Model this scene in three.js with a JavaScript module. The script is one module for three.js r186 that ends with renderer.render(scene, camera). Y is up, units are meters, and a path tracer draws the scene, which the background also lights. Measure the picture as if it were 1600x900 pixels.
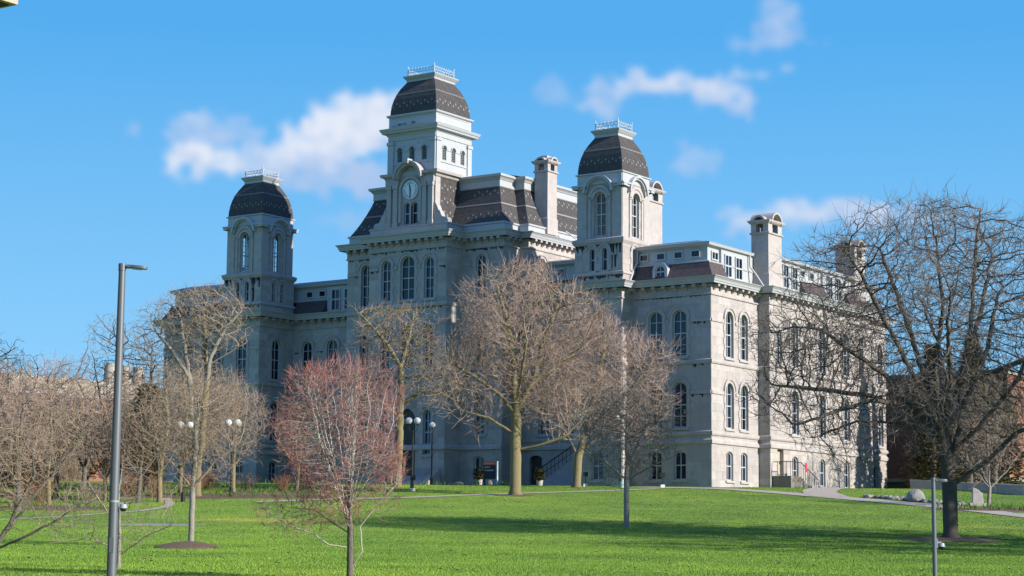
import * as THREE from 'three';
import { mergeGeometries } from 'three/addons/utils/BufferGeometryUtils.js';
import { ImprovedNoise } from 'three/addons/math/ImprovedNoise.js';

// ------------------------------------------------------------------ camera, sky, sun, exposure
const scene = new THREE.Scene();
const camera = new THREE.PerspectiveCamera(16.713, 16 / 9, 0.5, 3000);
camera.position.set(65.1688, -4.4591, 118.346);
{
  const r = new THREE.Vector3(0.82298344, 0.00887132, -0.5679961), u = new THREE.Vector3(0.06833265, 0.99107171, 0.11448803);
  camera.quaternion.setFromRotationMatrix(new THREE.Matrix4().makeBasis(r, u, r.clone().cross(u)));
}
const renderer = new THREE.WebGLRenderer({ antialias: true });
renderer.toneMapping = THREE.LinearToneMapping;
renderer.toneMappingExposure = 1.65;
renderer.shadowMap.enabled = true;

const SUN_EL = 25 * Math.PI / 180, SUN_BACK = 5.5 * Math.PI / 180;
const sunDir = new THREE.Vector3(Math.cos(SUN_EL) * Math.cos(SUN_BACK), Math.sin(SUN_EL), -Math.cos(SUN_EL) * Math.sin(SUN_BACK));
const sun = new THREE.DirectionalLight(new THREE.Color(1, 0.945, 0.85), 5);
sun.position.copy(sunDir).multiplyScalar(150);
sun.castShadow = true;
sun.shadow.radius = 1.3;
sun.shadow.mapSize.set(4096, 4096);
Object.assign(sun.shadow.camera, { left: -130, right: 130, top: 90, bottom: -90, near: 1, far: 400 });
scene.add(sun, sun.target);

function rng(seed) { let a = seed >>> 0; return () => { a = (a + 0x6D2B79F5) | 0; let t = Math.imul(a ^ (a >>> 15), 1 | a); t = (t + Math.imul(t ^ (t >>> 7), 61 | t)) ^ t; return ((t ^ (t >>> 14)) >>> 0) / 4294967296; }; }
const perlin = new ImprovedNoise();
const nz = (x, y, z = 0.37) => perlin.noise(x, y, z);
function fbm(x, y, z = 0.37, o = 4) { let s = 0, a = 0.5; for (let i = 0; i < o; i++) { s += a * nz(x, y, z + i * 7.1); x *= 2.03; y *= 2.03; a *= 0.5; } return s; }
const lerp = (a, b, t) => a + (b - a) * t, clamp = (x, a = 0, b = 1) => Math.min(b, Math.max(a, x));
const smooth = (a, b, x) => { const t = clamp((x - a) / (b - a)); return t * t * (3 - 2 * t); };

{ // the sky: clear blue, paler towards the horizon, small fair-weather clouds all round
  const W = 2048, Hh = 1024, d = new Float32Array(W * Hh * 4);
  const clouds = [];   // azimuth, elevation, half width, half height (degrees), opacity, whiteness
  const seen = [ // the clouds over the hall: azimuth (degrees from the view axis, right positive), elevation
    [-9.3, 12.1, 0.9, 0.62, 0.55, 0.75], [-8.2, 12.0, 0.55, 0.4, 0.4, 0.7], [-9.2, 11.1, 1.25, 0.62, 0.95, 0.95], [-7.5, 11.2, 1.2, 0.5, 0.75, 0.75], [-6.2, 11.4, 1.2, 0.7, 0.9, 0.9], [-5.2, 12.0, 1.2, 1.0, 1.0, 1.0], [-4.2, 12.2, 1.4, 1.05, 1.0, 0.95], [-5.6, 10.7, 1.7, 0.5, 0.7, 0.6], [-3.6, 10.6, 1.5, 0.6, 0.7, 0.6],
    [-11.3, 12.0, 0.26, 0.22, 0.45, 0.7], [2.6, 13.1, 0.6, 0.5, 0.6, 0.75], [3.7, 13.5, 0.9, 0.55, 0.75, 0.85], [4.9, 13.5, 0.9, 0.5, 0.8, 0.85], [5.9, 13.3, 0.9, 0.55, 0.8, 0.85], [6.5, 13.0, 0.45, 0.35, 0.6, 0.8], [7.1, 13.95, 0.75, 0.2, 0.5, 0.8], [1.1, 13.3, 0.8, 0.42, 0.3, 0.7],
    [7.4, 14.8, 1.0, 0.42, 0.45, 0.7], [7.9, 15.5, 0.7, 0.6, 0.5, 0.7], [8.2, 14.8, 0.7, 0.3, 0.35, 0.7], [5.5, 11.4, 0.6, 0.38, 0.38, 0.7], [5.1, 11.1, 0.5, 0.3, 0.3, 0.7],
    [7.0, 9.55, 0.75, 0.5, 0.7, 0.8], [8.2, 9.7, 0.9, 0.42, 0.7, 0.8], [9.4, 9.75, 1.0, 0.4, 0.75, 0.8], [10.5, 9.7, 0.9, 0.42, 0.75, 0.8], [11.8, 9.6, 0.9, 0.35, 0.4, 0.75], [-4.8, 9.45, 0.8, 0.3, 0.28, 0.6],
  ];
  const viewAz = Math.atan2(-0.82233883, -0.56899811) * 180 / Math.PI;   // azimuth = atan2(z, x), the right of the picture is +
  for (const [a, e, w, h, o, k] of seen) clouds.push([viewAz + a, e, w, h, o, k]);
  const r = rng(77);
  for (let i = 0; i < 46; i++) { // the rest of the round
    const a0 = viewAz + 24 + r() * 312, e0 = 5 + 28 * r() * r();
    const n = 2 + Math.floor(r() * 5);
    for (let k = 0; k < n; k++) clouds.push([a0 + (k - n / 2) * 0.9 + r() * 0.4, e0 + (r() - 0.5) * 0.5, 0.7 + r() * 0.7, 0.35 + r() * 0.45, 0.4 + r() * 0.5, 0.7 + r() * 0.25]);
  }
  const K = 0.85, sc = (c) => c.map((v) => v * K), top = sc([0.115, 0.21, 0.62]), mid = sc([0.066, 0.3, 0.62]), low = sc([0.215, 0.475, 0.72]), hz = sc([0.27, 0.51, 0.7]);
  for (let j = 0; j < Hh; j++) {
    const el = ((j + 0.5) / Hh - 0.5) * 180, c = [0, 0, 0];
    for (let q = 0; q < 3; q++) c[q] = el > 15 ? lerp(mid[q], top[q], smooth(15, 65, el)) : el > 4 ? lerp(low[q], mid[q], Math.pow((el - 4) / 11, 0.85)) : lerp(hz[q], low[q], clamp(el / 4));
    for (let i = 0; i < W; i++) { const k = (j * W + i) * 4; d[k] = c[0]; d[k + 1] = c[1]; d[k + 2] = c[2]; d[k + 3] = 1; }
  }
  const dens = new Float32Array(W * Hh), lit = new Float32Array(W * Hh);
  for (const [az, el, hw, hh, o, k] of clouds) {
    const ca = Math.cos(el * Math.PI / 180), i0 = Math.floor((az - 2.2 * hw / ca + 180) / 360 * W), i1 = Math.ceil((az + 2.2 * hw / ca + 180) / 360 * W);
    const j0 = Math.max(0, Math.floor((el - 2.2 * hh + 90) / 180 * Hh)), j1 = Math.ceil((el + 2.2 * hh + 90) / 180 * Hh);
    for (let j = j0; j <= j1; j++) for (let i = i0; i <= i1; i++) {
      const A = (i + 0.5) / W * 360 - 180, E = (j + 0.5) / Hh * 180 - 90;
      const wx = fbm(A * 1.1, E * 1.4, 3.1, 4) * 1.1, wy = fbm(A * 1.1 + 40, E * 1.4, 8.2, 4) * 0.8;
      const u = ((A - az) * ca + wx) / hw, v = (E - el + wy) / hh;
      const vv = v < 0 ? v * 1.35 : v, q = u * u + vv * vv;
      if (q > 2.2) continue;
      const m = Math.min(1, o * 1.12) * (1 - smooth(0.55, 1.22, q)) * clamp(0.9 + fbm(A * 2.6, E * 3.4, 1.7, 4) * 0.9, 0.2, 1.1);
      const id = j * W + ((i % W) + W) % W, p = dens[id];
      const sh = k * (0.86 + 0.14 * clamp(v + 0.6)) * clamp(0.97 + fbm(A * 1.7, E * 2.6, 5.7, 4) * 0.45, 0.8, 1.08);
      dens[id] = 1 - (1 - p) * (1 - clamp(m)); lit[id] = p + m > 0 ? (lit[id] * p + sh * m) / (p + m) : 0;
    }
  }
  for (let id = 0; id < W * Hh; id++) {
    const m = dens[id] * 0.93; if (m <= 0.001) continue;
    const w = lit[id];
    const c = [lerp(0.33, 0.6, smooth(0.55, 1, w)), lerp(0.42, 0.62, smooth(0.55, 1, w)), lerp(0.6, 0.68, smooth(0.55, 1, w))];
    for (let q = 0; q < 3; q++) d[id * 4 + q] = lerp(d[id * 4 + q], c[q] * K, m);
  }
  const t = new THREE.DataTexture(d, W, Hh, THREE.RGBAFormat, THREE.FloatType);
  t.mapping = THREE.EquirectangularReflectionMapping; t.magFilter = t.minFilter = THREE.LinearFilter; t.wrapS = THREE.RepeatWrapping; t.needsUpdate = true;
  scene.background = t; scene.environment = t;
}

// ------------------------------------------------------------------ helpers: naming, terrain, geometry
const taken = {};
function numbered(n) { const k = taken[n] = (taken[n] ?? -1) + 1; return k ? `${n}_${String(k).padStart(3, '0')}` : n; }
function tag(o, label, category, group) { o.userData.label = label; o.userData.category = category; if (group) o.userData.group = group; return o; }
function shade(o) { o.traverse((m) => { if (m.isMesh) { m.castShadow = true; m.receiveShadow = true; } }); return o; }
function thing(name, label, category, pos = [0, 0, 0], turn = 0, group) {
  const g = new THREE.Group(); g.name = numbered(name); g.position.set(...pos); g.rotation.y = turn; scene.add(g); return tag(g, label, category, group);
}
function part(parent, name, geo, mat, label) { const m = new THREE.Mesh(geo, mat); m.name = name; m.castShadow = m.receiveShadow = true; parent.add(m); if (label) m.userData.label = label; return m; }
function solo(name, geo, mat, label, category, pos = [0, 0, 0], turn = 0, group) { const m = part(scene, numbered(name), geo, mat); m.position.set(...pos); m.rotation.y = turn; return tag(m, label, category, group); }
function setting(name, geo, mat, parent = scene) { const m = part(parent, numbered(name), geo, mat); m.userData.kind = 'structure'; return m; }

const FH = [-0.56899811, -0.82233883], CX = 65.1688, CZ = 118.346, VIEW_TURN = 0.60531;   // things turned by VIEW_TURN have local x along the picture, z towards the lens
const TS = [0, 20, 30, 45, 60, 75, 90, 105, 118, 128, 134, 145, 160, 200, 300], TH = [-6.0, -5.6, -5.35, -5.0, -4.7, -4.2, -3.4, -2.3, -1.2, -0.4, -0.05, 0.25, 0.5, 0.75, 0.9];
const TM = TS.map((s, i) => { const d = (k) => (TH[k + 1] - TH[k]) / (TS[k + 1] - TS[k]); return i === 0 ? d(0) : i === TS.length - 1 ? d(i - 1) : (d(i - 1) + d(i)) / 2; });
function hillAt(s) { // the lawn climbs away from the lens to the hall
  s = clamp(s, 0, 300); let i = 0; while (i < TS.length - 2 && s > TS[i + 1]) i++;
  const D = TS[i + 1] - TS[i], t = (s - TS[i]) / D, a = t * t, b = a * t;
  return (2 * b - 3 * a + 1) * TH[i] + (b - 2 * a + t) * D * TM[i] + (3 * a - 2 * b) * TH[i + 1] + (b - a) * D * TM[i + 1];
}
const depthOf = (x, z) => (x - CX) * FH[0] + (z - CZ) * FH[1];
function groundAt(x, z) { const s = depthOf(x, z); return hillAt(s) + 0.05 * nz(x * 0.08, z * 0.08) + (s < 0 ? 0 : 0); }

class MB { // collects faces; build() makes one flat-shaded geometry (smooth where normals are given)
  constructor() { this.p = []; this.n = []; this.t = []; this.c = []; this.ix = []; this.tone = null; }
  v(x, y, z, nx, ny, nz_, u, w) { this.p.push(x, y, z); this.n.push(nx, ny, nz_); this.t.push(u, w); if (this.tone) this.c.push(...this.tone); }
  tri(a, b, c, ta, tb, tc) {
    const ux = b[0] - a[0], uy = b[1] - a[1], uz = b[2] - a[2], vx = c[0] - a[0], vy = c[1] - a[1], vz = c[2] - a[2];
    let x = uy * vz - uz * vy, y = uz * vx - ux * vz, z = ux * vy - uy * vx; const l = Math.hypot(x, y, z); if (l < 1e-12) return; x /= l; y /= l; z /= l;
    const q = ta ? [ta, tb, tc] : [a, b, c].map((k) => Math.abs(y) > 0.75 ? [k[0], k[2]] : Math.abs(x) > Math.abs(z) ? [-k[2], k[1]] : [k[0], k[1]]);
    const i0 = this.p.length / 3; this.ix.push(i0, i0 + 1, i0 + 2);
    this.v(...a, x, y, z, ...q[0]); this.v(...b, x, y, z, ...q[1]); this.v(...c, x, y, z, ...q[2]);
  }
  quad(a, b, c, d, ta, tb, tc, td) { this.tri(a, b, c, ta, tb, tc); this.tri(a, c, d, ta, tc, td); }
  box(x0, x1, y0, y1, z0, z1) {
    this.quad([x0, y0, z1], [x1, y0, z1], [x1, y1, z1], [x0, y1, z1]); this.quad([x1, y0, z0], [x0, y0, z0], [x0, y1, z0], [x1, y1, z0]);
    this.quad([x1, y0, z1], [x1, y0, z0], [x1, y1, z0], [x1, y1, z1]); this.quad([x0, y0, z0], [x0, y0, z1], [x0, y1, z1], [x0, y1, z0]);
    this.quad([x0, y1, z1], [x1, y1, z1], [x1, y1, z0], [x0, y1, z0]); this.quad([x0, y0, z0], [x1, y0, z0], [x1, y0, z1], [x0, y0, z1]); return this;
  }
  obox(P, u0, u1, v0, v1, d0, d1) { // a box in a wall frame P(u, v, d)
    const q = (a, b, c, d) => this.quad(P(...a), P(...b), P(...c), P(...d));
    q([u0, v0, d1], [u1, v0, d1], [u1, v1, d1], [u0, v1, d1]); q([u1, v0, d1], [u1, v0, d0], [u1, v1, d0], [u1, v1, d1]); q([u0, v0, d0], [u0, v0, d1], [u0, v1, d1], [u0, v1, d0]);
    q([u0, v1, d1], [u1, v1, d1], [u1, v1, d0], [u0, v1, d0]); q([u0, v0, d0], [u1, v0, d0], [u1, v0, d1], [u0, v0, d1]); return this;
  }
  molding(path, prof, closed = false, caps = true) { // a profile [offset, height] run along a plan line [x, z]; outward is left of z towards x
    const n = path.length, seg = closed ? n : n - 1, nor = [], off = [];
    for (let i = 0; i < seg; i++) { const a = path[i], b = path[(i + 1) % n], dx = b[0] - a[0], dz = b[1] - a[1], l = Math.hypot(dx, dz); nor.push([-dz / l, dx / l, l]); }
    for (let i = 0; i < n; i++) {
      const p = closed ? nor[(i + n - 1) % n] : nor[Math.max(0, i - 1)], q = nor[Math.min(i, seg - 1)], k = 1 + p[0] * q[0] + p[1] * q[1];
      off.push([(p[0] + q[0]) / k, (p[1] + q[1]) / k]);
    }
    const at = (i, j) => [path[i][0] + off[i][0] * prof[j][0], prof[j][1], path[i][1] + off[i][1] * prof[j][0]];
    let U = 0;
    for (let i = 0; i < seg; i++) {
      const k = (i + 1) % n; let V = 0;
      for (let j = 0; j < prof.length - 1; j++) {
        const dv = Math.hypot(prof[j + 1][0] - prof[j][0], prof[j + 1][1] - prof[j][1]);
        const A = at(i, j), B = at(k, j), Cc = at(k, j + 1), Dd = at(i, j + 1), nx = nor[i];
        const pu = (q) => (q[0] - path[i][0]) * nx[1] - (q[2] - path[i][1]) * nx[0] + U;
        this.quad(A, B, Cc, Dd, [pu(A), V], [pu(B), V], [pu(Cc), V + dv], [pu(Dd), V + dv]); V += dv;
      }
      U += nor[i][2];
    }
    if (!closed && caps) for (const e of [0, n - 1]) {
      const pts = prof.map((q) => new THREE.Vector2(q[0], q[1]));
      for (const f of THREE.ShapeUtils.triangulateShape(pts, [])) this.tri(at(e, f[0]), at(e, f[1]), at(e, f[2]));
    }
    return this;
  }
  polygon(pts, y) { const c = pts.map((q) => new THREE.Vector2(q[0], q[1])); for (const f of THREE.ShapeUtils.triangulateShape(c, [])) { const [a, b, d] = f.map((k) => [pts[k][0], y, pts[k][1]]); this.tri(a, d, b); } return this; }
  tube(pts, rad, sides = 8, cap = false) { // smooth round bar through points
    const n = pts.length; let px = 0, py = 0, pz = 0, fx, fy, fz, V = 0; const P = this.p, N = this.n, T = this.t, base = P.length / 3, ix = this.ix;
    for (let i = 0; i < n; i++) {
      const a = pts[i > 0 ? i - 1 : 0], b = pts[i < n - 1 ? i + 1 : n - 1]; let tx = b[0] - a[0], ty = b[1] - a[1], tz = b[2] - a[2]; const l = Math.sqrt(tx * tx + ty * ty + tz * tz) || 1; tx /= l; ty /= l; tz /= l;
      if (i === 0) { if (Math.abs(ty) < 0.9) { fx = -tz; fy = 0; fz = tx; } else { fx = 1; fy = 0; fz = 0; } }
      const d = fx * tx + fy * ty + fz * tz; fx -= d * tx; fy -= d * ty; fz -= d * tz; const m = Math.sqrt(fx * fx + fy * fy + fz * fz) || 1; fx /= m; fy /= m; fz /= m;
      const gx = ty * fz - tz * fy, gy = tz * fx - tx * fz, gz = tx * fy - ty * fx, r = typeof rad === 'number' ? rad : rad[i], q = pts[i];
      if (i) V += Math.sqrt((q[0] - px) ** 2 + (q[1] - py) ** 2 + (q[2] - pz) ** 2); px = q[0]; py = q[1]; pz = q[2];
      const ring = sides > 3 ? sides + 1 : 3, cu = 2 * Math.PI * Math.max(r, 0.02);
      for (let k = 0; k < ring; k++) { const an = k / sides * Math.PI * 2, c = Math.cos(an), s = Math.sin(an), ox = fx * c + gx * s, oy = fy * c + gy * s, oz = fz * c + gz * s; P.push(px + ox * r, py + oy * r, pz + oz * r); N.push(ox, oy, oz); T.push(k / sides * cu, V); if (this.tone) this.c.push(this.tone[0], this.tone[1], this.tone[2]); }
    }
    const R = sides > 3 ? sides + 1 : 3;
    for (let i = 0; i < n - 1; i++) for (let k = 0; k < sides; k++) { const k1 = R === 3 ? (k + 1) % 3 : k + 1, a = base + i * R + k, b = base + i * R + k1; ix.push(a, b, b + R, a, b + R, a + R); }
    if (cap) for (const e of [0, n - 1]) for (let k = 0; k < sides; k++) { const o = base + e * R, k1 = R === 3 ? (k + 1) % 3 : k + 1, at = (j) => [P[(o + j) * 3], P[(o + j) * 3 + 1], P[(o + j) * 3 + 2]]; this.tri(pts[e], at(k), at(k1)); }
    return this;
  }
  build() {
    const g = new THREE.BufferGeometry(); g.setAttribute('position', new THREE.Float32BufferAttribute(this.p, 3)); g.setAttribute('normal', new THREE.Float32BufferAttribute(this.n, 3)); g.setAttribute('uv', new THREE.Float32BufferAttribute(this.t, 2));
    if (this.c.length) g.setAttribute('color', new THREE.Float32BufferAttribute(this.c, 3)); g.setIndex(this.ix); return g;
  }
}

// ------------------------------------------------------------------ materials
function tex(size, fn, metres, srgb = false) { // a tiling map; fn(u, v) -> [r, g, b] in 0..1
  const d = new Uint8Array(size * size * 4);
  for (let j = 0; j < size; j++) for (let i = 0; i < size; i++) { const c = fn(i / size, j / size), k = (j * size + i) * 4; d[k] = clamp(c[0]) * 255; d[k + 1] = clamp(c[1]) * 255; d[k + 2] = clamp(c[2]) * 255; d[k + 3] = 255; }
  const t = new THREE.DataTexture(d, size, size); t.wrapS = t.wrapT = THREE.RepeatWrapping; t.magFilter = THREE.LinearFilter; t.minFilter = THREE.LinearMipmapLinearFilter; t.generateMipmaps = true; t.repeat.set(1 / metres, 1 / metres);
  if (srgb) t.colorSpace = THREE.SRGBColorSpace; t.needsUpdate = true; return t;
}
function tileNoise(u, v, f, s, o = 4) { // tiling value by blending on a torus
  const a = u * 2 * Math.PI, b = v * 2 * Math.PI, R = f / 6.28; let k = 0, am = 0.5, q = 1;
  for (let i = 0; i < o; i++) { k += am * (perlin.noise(Math.cos(a) * R * q + s, Math.sin(a) * R * q + 2.7 * s, Math.cos(b) * R * q + 5.1) + perlin.noise(Math.sin(b) * R * q + s * 1.3, Math.cos(a) * R * q + 9.2, Math.sin(a) * R * q + 3.3)) * 0.7; am *= 0.55; q *= 2; }
  return k;
}
const g3 = (x) => [x, x, x];
const stoneMap = tex(512, (u, v) => { const a = tileNoise(u, v, 6, 1.3, 5), b = tileNoise(u, v, 24, 7.7, 3), k = 0.9 + a * 0.2 + b * 0.14; return [k, k * (0.985 + a * 0.03), k * (0.965 + a * 0.05)]; }, 3.1);
const stoneBump = tex(256, (u, v) => g3(0.5 + tileNoise(u, v, 30, 2.2, 4) * 0.5), 1.2);
const paintMap = tex(256, (u, v) => { const b = tileNoise(u, v, 9, 4.1, 5); return g3(0.93 + b * 0.1); }, 2.3);
const slateAt = (u, v) => { const rows = 24, r = Math.floor(v * rows), c = Math.floor(u * 20 + (r % 2) * 0.5), f = v * rows - r, q = u * 20 + (r % 2) * 0.5 - c; const h = Math.sin((c % 20) * 91.7 + r * 37.3) * 43758.5, t = h - Math.floor(h); return [t, f, q]; };
const slateMap = tex(512, (u, v) => { const [t, f, q] = slateAt(u, v), e = (f < 0.1 || q < 0.06) ? 0.55 : 1, k = (0.68 + 0.32 * t) * e + tileNoise(u, v, 20, 3.3, 3) * 0.1; return [k, k * (0.97 + 0.03 * t), k * (0.94 + 0.1 * (1 - t))]; }, 3.6);
const slateBump = tex(512, (u, v) => { const [t, f, q] = slateAt(u, v); return g3((f < 0.1 || q < 0.06) ? 0.15 : 0.9 - f * 0.45 + t * 0.15); }, 3.6);
const barkMap = tex(256, (u, v) => { const b = tileNoise(u, v, 14, 2.9, 4), c = tileNoise(u, v * 0.35, 30, 6.1, 3); return g3(0.78 + b * 0.3 + c * 0.35); }, 0.7);
const barkBump = tex(256, (u, v) => g3(0.5 + tileNoise(u, v * 0.3, 34, 3.9, 3) * 0.8), 0.7);
const M = {};
const rgb = (r, g, b) => new THREE.Color().setRGB(r, g, b);
const std = (c, rough, o = {}) => new THREE.MeshStandardMaterial({ color: rgb(...c), roughness: rough, ...o });
M.stone = std([0.385, 0.349, 0.338], 0.9, { map: stoneMap, bumpMap: stoneBump, bumpScale: 0.006 });
M.stoneTone = std([0.385, 0.349, 0.338], 0.9, { map: stoneMap, bumpMap: stoneBump, bumpScale: 0.006, vertexColors: true });
M.blocks = [[0.4, 0.363, 0.352], [0.37, 0.332, 0.316], [0.345, 0.318, 0.312], [0.388, 0.345, 0.322], [0.358, 0.33, 0.325], [0.41, 0.372, 0.358]].map((c) => std(c, 0.9, { map: stoneMap, bumpMap: stoneBump, bumpScale: 0.006 }));
M.trimStone = std([0.385, 0.352, 0.342], 0.85, { map: stoneMap, bumpMap: stoneBump, bumpScale: 0.004 });
M.darkStone = std([0.255, 0.2397, 0.2125], 0.92, { map: stoneMap, bumpMap: stoneBump, bumpScale: 0.008 });
M.paint = std([0.375, 0.383, 0.392], 0.55, { map: paintMap });
M.slate = std([0.072, 0.066, 0.066], 1, { map: slateMap, bumpMap: slateBump, bumpScale: 0.004 });
M.shingle = std([0.085, 0.064, 0.064], 0.95, { map: slateMap, bumpMap: slateBump, bumpScale: 0.004 });
M.slatePale = std([0.2, 0.19, 0.18], 0.75);
M.roofMetal = std([0.17, 0.1742, 0.1785], 0.6, { map: paintMap });
M.frame = std([0.4, 0.415, 0.43], 0.45);
M.glass = new THREE.MeshPhysicalMaterial({ color: rgb(0.01, 0.015, 0.024), roughness: 0.04, ior: 1.5 });
M.glasses = [[0.006, 0.012, 0.026, 0.03], [0.009, 0.016, 0.034, 0.06], [0.018, 0.022, 0.03, 0.05], [0.003, 0.005, 0.01, 0.03], [0.007, 0.014, 0.032, 0.08]].map(([r, g, b, k]) => new THREE.MeshPhysicalMaterial({ color: rgb(r, g, b), roughness: k, ior: 1.5 }));
M.pane = new THREE.MeshPhysicalMaterial({ color: rgb(0.93, 0.96, 0.96), roughness: 0.02, transmission: 1, thickness: 0, ior: 1.5 });
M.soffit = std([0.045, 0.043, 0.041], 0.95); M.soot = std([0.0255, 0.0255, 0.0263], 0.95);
M.louvre = std([0.187, 0.17, 0.17], 0.7);
M.iron = std([0.017, 0.0187, 0.0204], 0.5, { metalness: 0.3 });
M.ironPale = std([0.425, 0.442, 0.442], 0.6);
M.door = std([0.0298, 0.0238, 0.0204], 0.5);
const T0 = Date.now(), log = (...a) => console.log(((Date.now() - T0) / 1000).toFixed(1), ...a);
log('materials done');
// ------------------------------------------------------------------ the hall
const HALL = [-26, 0, -14];
const hall = thing('university_hall', 'grey limestone university hall with clock tower, two domed side towers and slate mansard roofs', 'building', HALL);
function hp(name, geo, mat, label) { const m = part(hall, name, geo, mat, label); m.position.set(-HALL[0], -HALL[1], -HALL[2]); return m; }   // geometry in scene metres
const FRAME = { f: (c) => (u, v, d) => [u, v, c + d], s: (c) => (u, v, d) => [c + d, v, -u], l: (c) => (u, v, d) => [c - d, v, u], k: (c) => (u, v, d) => [-u, v, c - d] };
const TURN = { f: 0, s: Math.PI / 2, l: -Math.PI / 2, k: Math.PI };
const seed = rng(4242);

// openings: { u, y0, y1, w, t: 'arch' | 'seg' | 'rect' }
function outline(o, g = 0) { // the opening's outline round u = 0, grown by g
  const s = new THREE.Shape(), h = o.w / 2 + g, y0 = o.y0 - Math.min(g, 0), y1 = o.y1 + g;
  s.moveTo(-h, y0); s.lineTo(h, y0);
  if (o.t === 'arch') { s.lineTo(h, o.y1 - o.w / 2); s.absarc(0, o.y1 - o.w / 2, h, 0, Math.PI, false); }
  else if (o.t === 'seg') { s.lineTo(h, y1 - 0.22); s.quadraticCurveTo(h * 0.75, y1, 0, y1); s.quadraticCurveTo(-h * 0.75, y1, -h, y1 - 0.22); }
  else { s.lineTo(h, y1); s.lineTo(-h, y1); }
  s.lineTo(-h, y0); return s;
}
const halfAt = (o, y) => { if (y < o.y0 || y > o.y1) return 0; const ys = o.y1 - o.w / 2; if (o.t !== 'arch' || y < ys) return o.w / 2; return Math.sqrt(Math.max(0, (o.w / 2) ** 2 - (y - ys) ** 2)); };
const winCache = {};
function windowKit(o, opt) { // frame with glazing bars, panes, surround; origin at the opening's sill centre on the wall face
  const h = o.y1 - o.y0, key = [o.w, h.toFixed(3), o.t, opt.bars, opt.surround, opt.recess].join();
  if (winCache[key]) return winCache[key];
  const q = { ...o, y0: 0, y1: h }, rec = opt.recess ?? 0.17, fw = Math.min(0.085, o.w * 0.1);
  const ring = outline(q); ring.holes.push(new THREE.Path(outline(q, -fw).getPoints(10)));
  const gs = [new THREE.ExtrudeGeometry(ring, { depth: 0.09, bevelEnabled: false, curveSegments: 10 }).translate(0, 0, -rec - 0.05)];
  const bar = (w, b, d, x, y) => gs.push(new THREE.BoxGeometry(w, b, d).translate(x, y, -rec - 0.01).toNonIndexed());
  const inW = o.w - 2 * fw, top = h - fw, mid = h * 0.5;
  if (opt.bars !== 'single') bar(opt.thin ?? 0.06, top - fw, 0.07, 0, (top + fw) / 2);
  if (h > 0.9) bar(inW, 0.075, 0.075, 0, mid);
  if (opt.bars === 'full') { bar(inW, 0.042, 0.05, 0, h * 0.25); bar(inW, 0.042, 0.05, 0, o.t === 'arch' ? Math.min(h * 0.76, h - o.w / 2) : h * 0.76); }
  const frame = mergeGeometries(gs.map((g) => { const k = g.index ? g.toNonIndexed() : g; return k; }));
  const panes = [];
  const xr = inW / 2, ys = h - o.w / 2, rr = o.w / 2 - fw;
  const upper = (s) => { const p = new THREE.Shape(); p.moveTo(0, mid); p.lineTo(s * xr, mid); if (o.t === 'arch') { p.lineTo(s * xr, ys); for (let k = 1; k <= 8; k++) { const a = k / 8 * Math.PI / 2; p.lineTo(s * Math.cos(a) * rr, ys + Math.sin(a) * rr); } } else if (o.t === 'seg') { p.lineTo(s * xr, h - 0.22); p.lineTo(s * xr * 0.6, h - 0.09); p.lineTo(0, h - 0.05); } else { p.lineTo(s * xr, top); p.lineTo(0, top); } p.lineTo(0, mid); return new THREE.ShapeGeometry(p).translate(0, 0, -rec - 0.03); };
  if (opt.bars === 'single') { const w = new THREE.PlaneGeometry(inW, top - fw).translate(0, (top + fw) / 2, -rec - 0.03); panes.push(w); }
  else {
    panes.push(upper(-1), upper(1));
    for (const s of [-1, 1]) panes.push(new THREE.PlaneGeometry(xr, mid - fw).translate(s * xr / 2, (mid + fw) / 2, -rec - 0.03));
  }
  let surround = null;
  if (opt.surround) {
    const pts = [], W = o.w / 2, R = W + 0.3, inner = [];
    const steps = Math.max(2, Math.round((ys) / 0.42)), sh = ys / steps;
    for (let k = 0; k < steps; k++) { const e = k % 2 ? 0.2 : 0.3; pts.push([-W - e, k * sh], [-W - e, (k + 1) * sh]); }
    for (let k = 0; k <= 14; k++) { const a = Math.PI - k / 14 * Math.PI; pts.push([Math.cos(a) * R, ys + Math.sin(a) * R]); }
    for (let k = steps - 1; k >= 0; k--) { const e = k % 2 ? 0.2 : 0.3; pts.push([W + e, (k + 1) * sh], [W + e, k * sh]); }
    inner.push([W + 0.01, 0]); for (let k = 0; k <= 14; k++) { const a = k / 14 * Math.PI; inner.push([Math.cos(a) * (W + 0.01), ys + Math.sin(a) * (W + 0.01)]); } inner.push([-W - 0.01, 0]);
    const s1 = new THREE.Shape([...pts, ...inner].map((p) => new THREE.Vector2(...p)));
    const a = new THREE.ExtrudeGeometry(s1, { depth: 0.12, bevelEnabled: true, bevelSize: 0.015, bevelThickness: 0.015, bevelSegments: 1 }).translate(0, 0, -0.06);
    const hood = []; for (let k = 0; k <= 16; k++) { const t = Math.PI - k / 16 * Math.PI; hood.push([Math.cos(t) * (R + 0.02), ys + Math.sin(t) * (R + 0.02)]); } for (let k = 16; k >= 0; k--) { const t = Math.PI - k / 16 * Math.PI; hood.push([Math.cos(t) * (R - 0.09), ys + Math.sin(t) * (R - 0.09)]); }
    const b = new THREE.ExtrudeGeometry(new THREE.Shape(hood.map((p) => new THREE.Vector2(...p))), { depth: 0.14, bevelEnabled: false }).translate(0, 0, 0);
    surround = mergeGeometries([a, b].map((g) => g.index ? g.toNonIndexed() : g));
  }
  const sill = new THREE.BoxGeometry(o.w + 0.34, 0.16, 0.42).translate(0, -0.085, -0.1);
  return (winCache[key] = { frame, panes, surround, sill });
}
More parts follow.
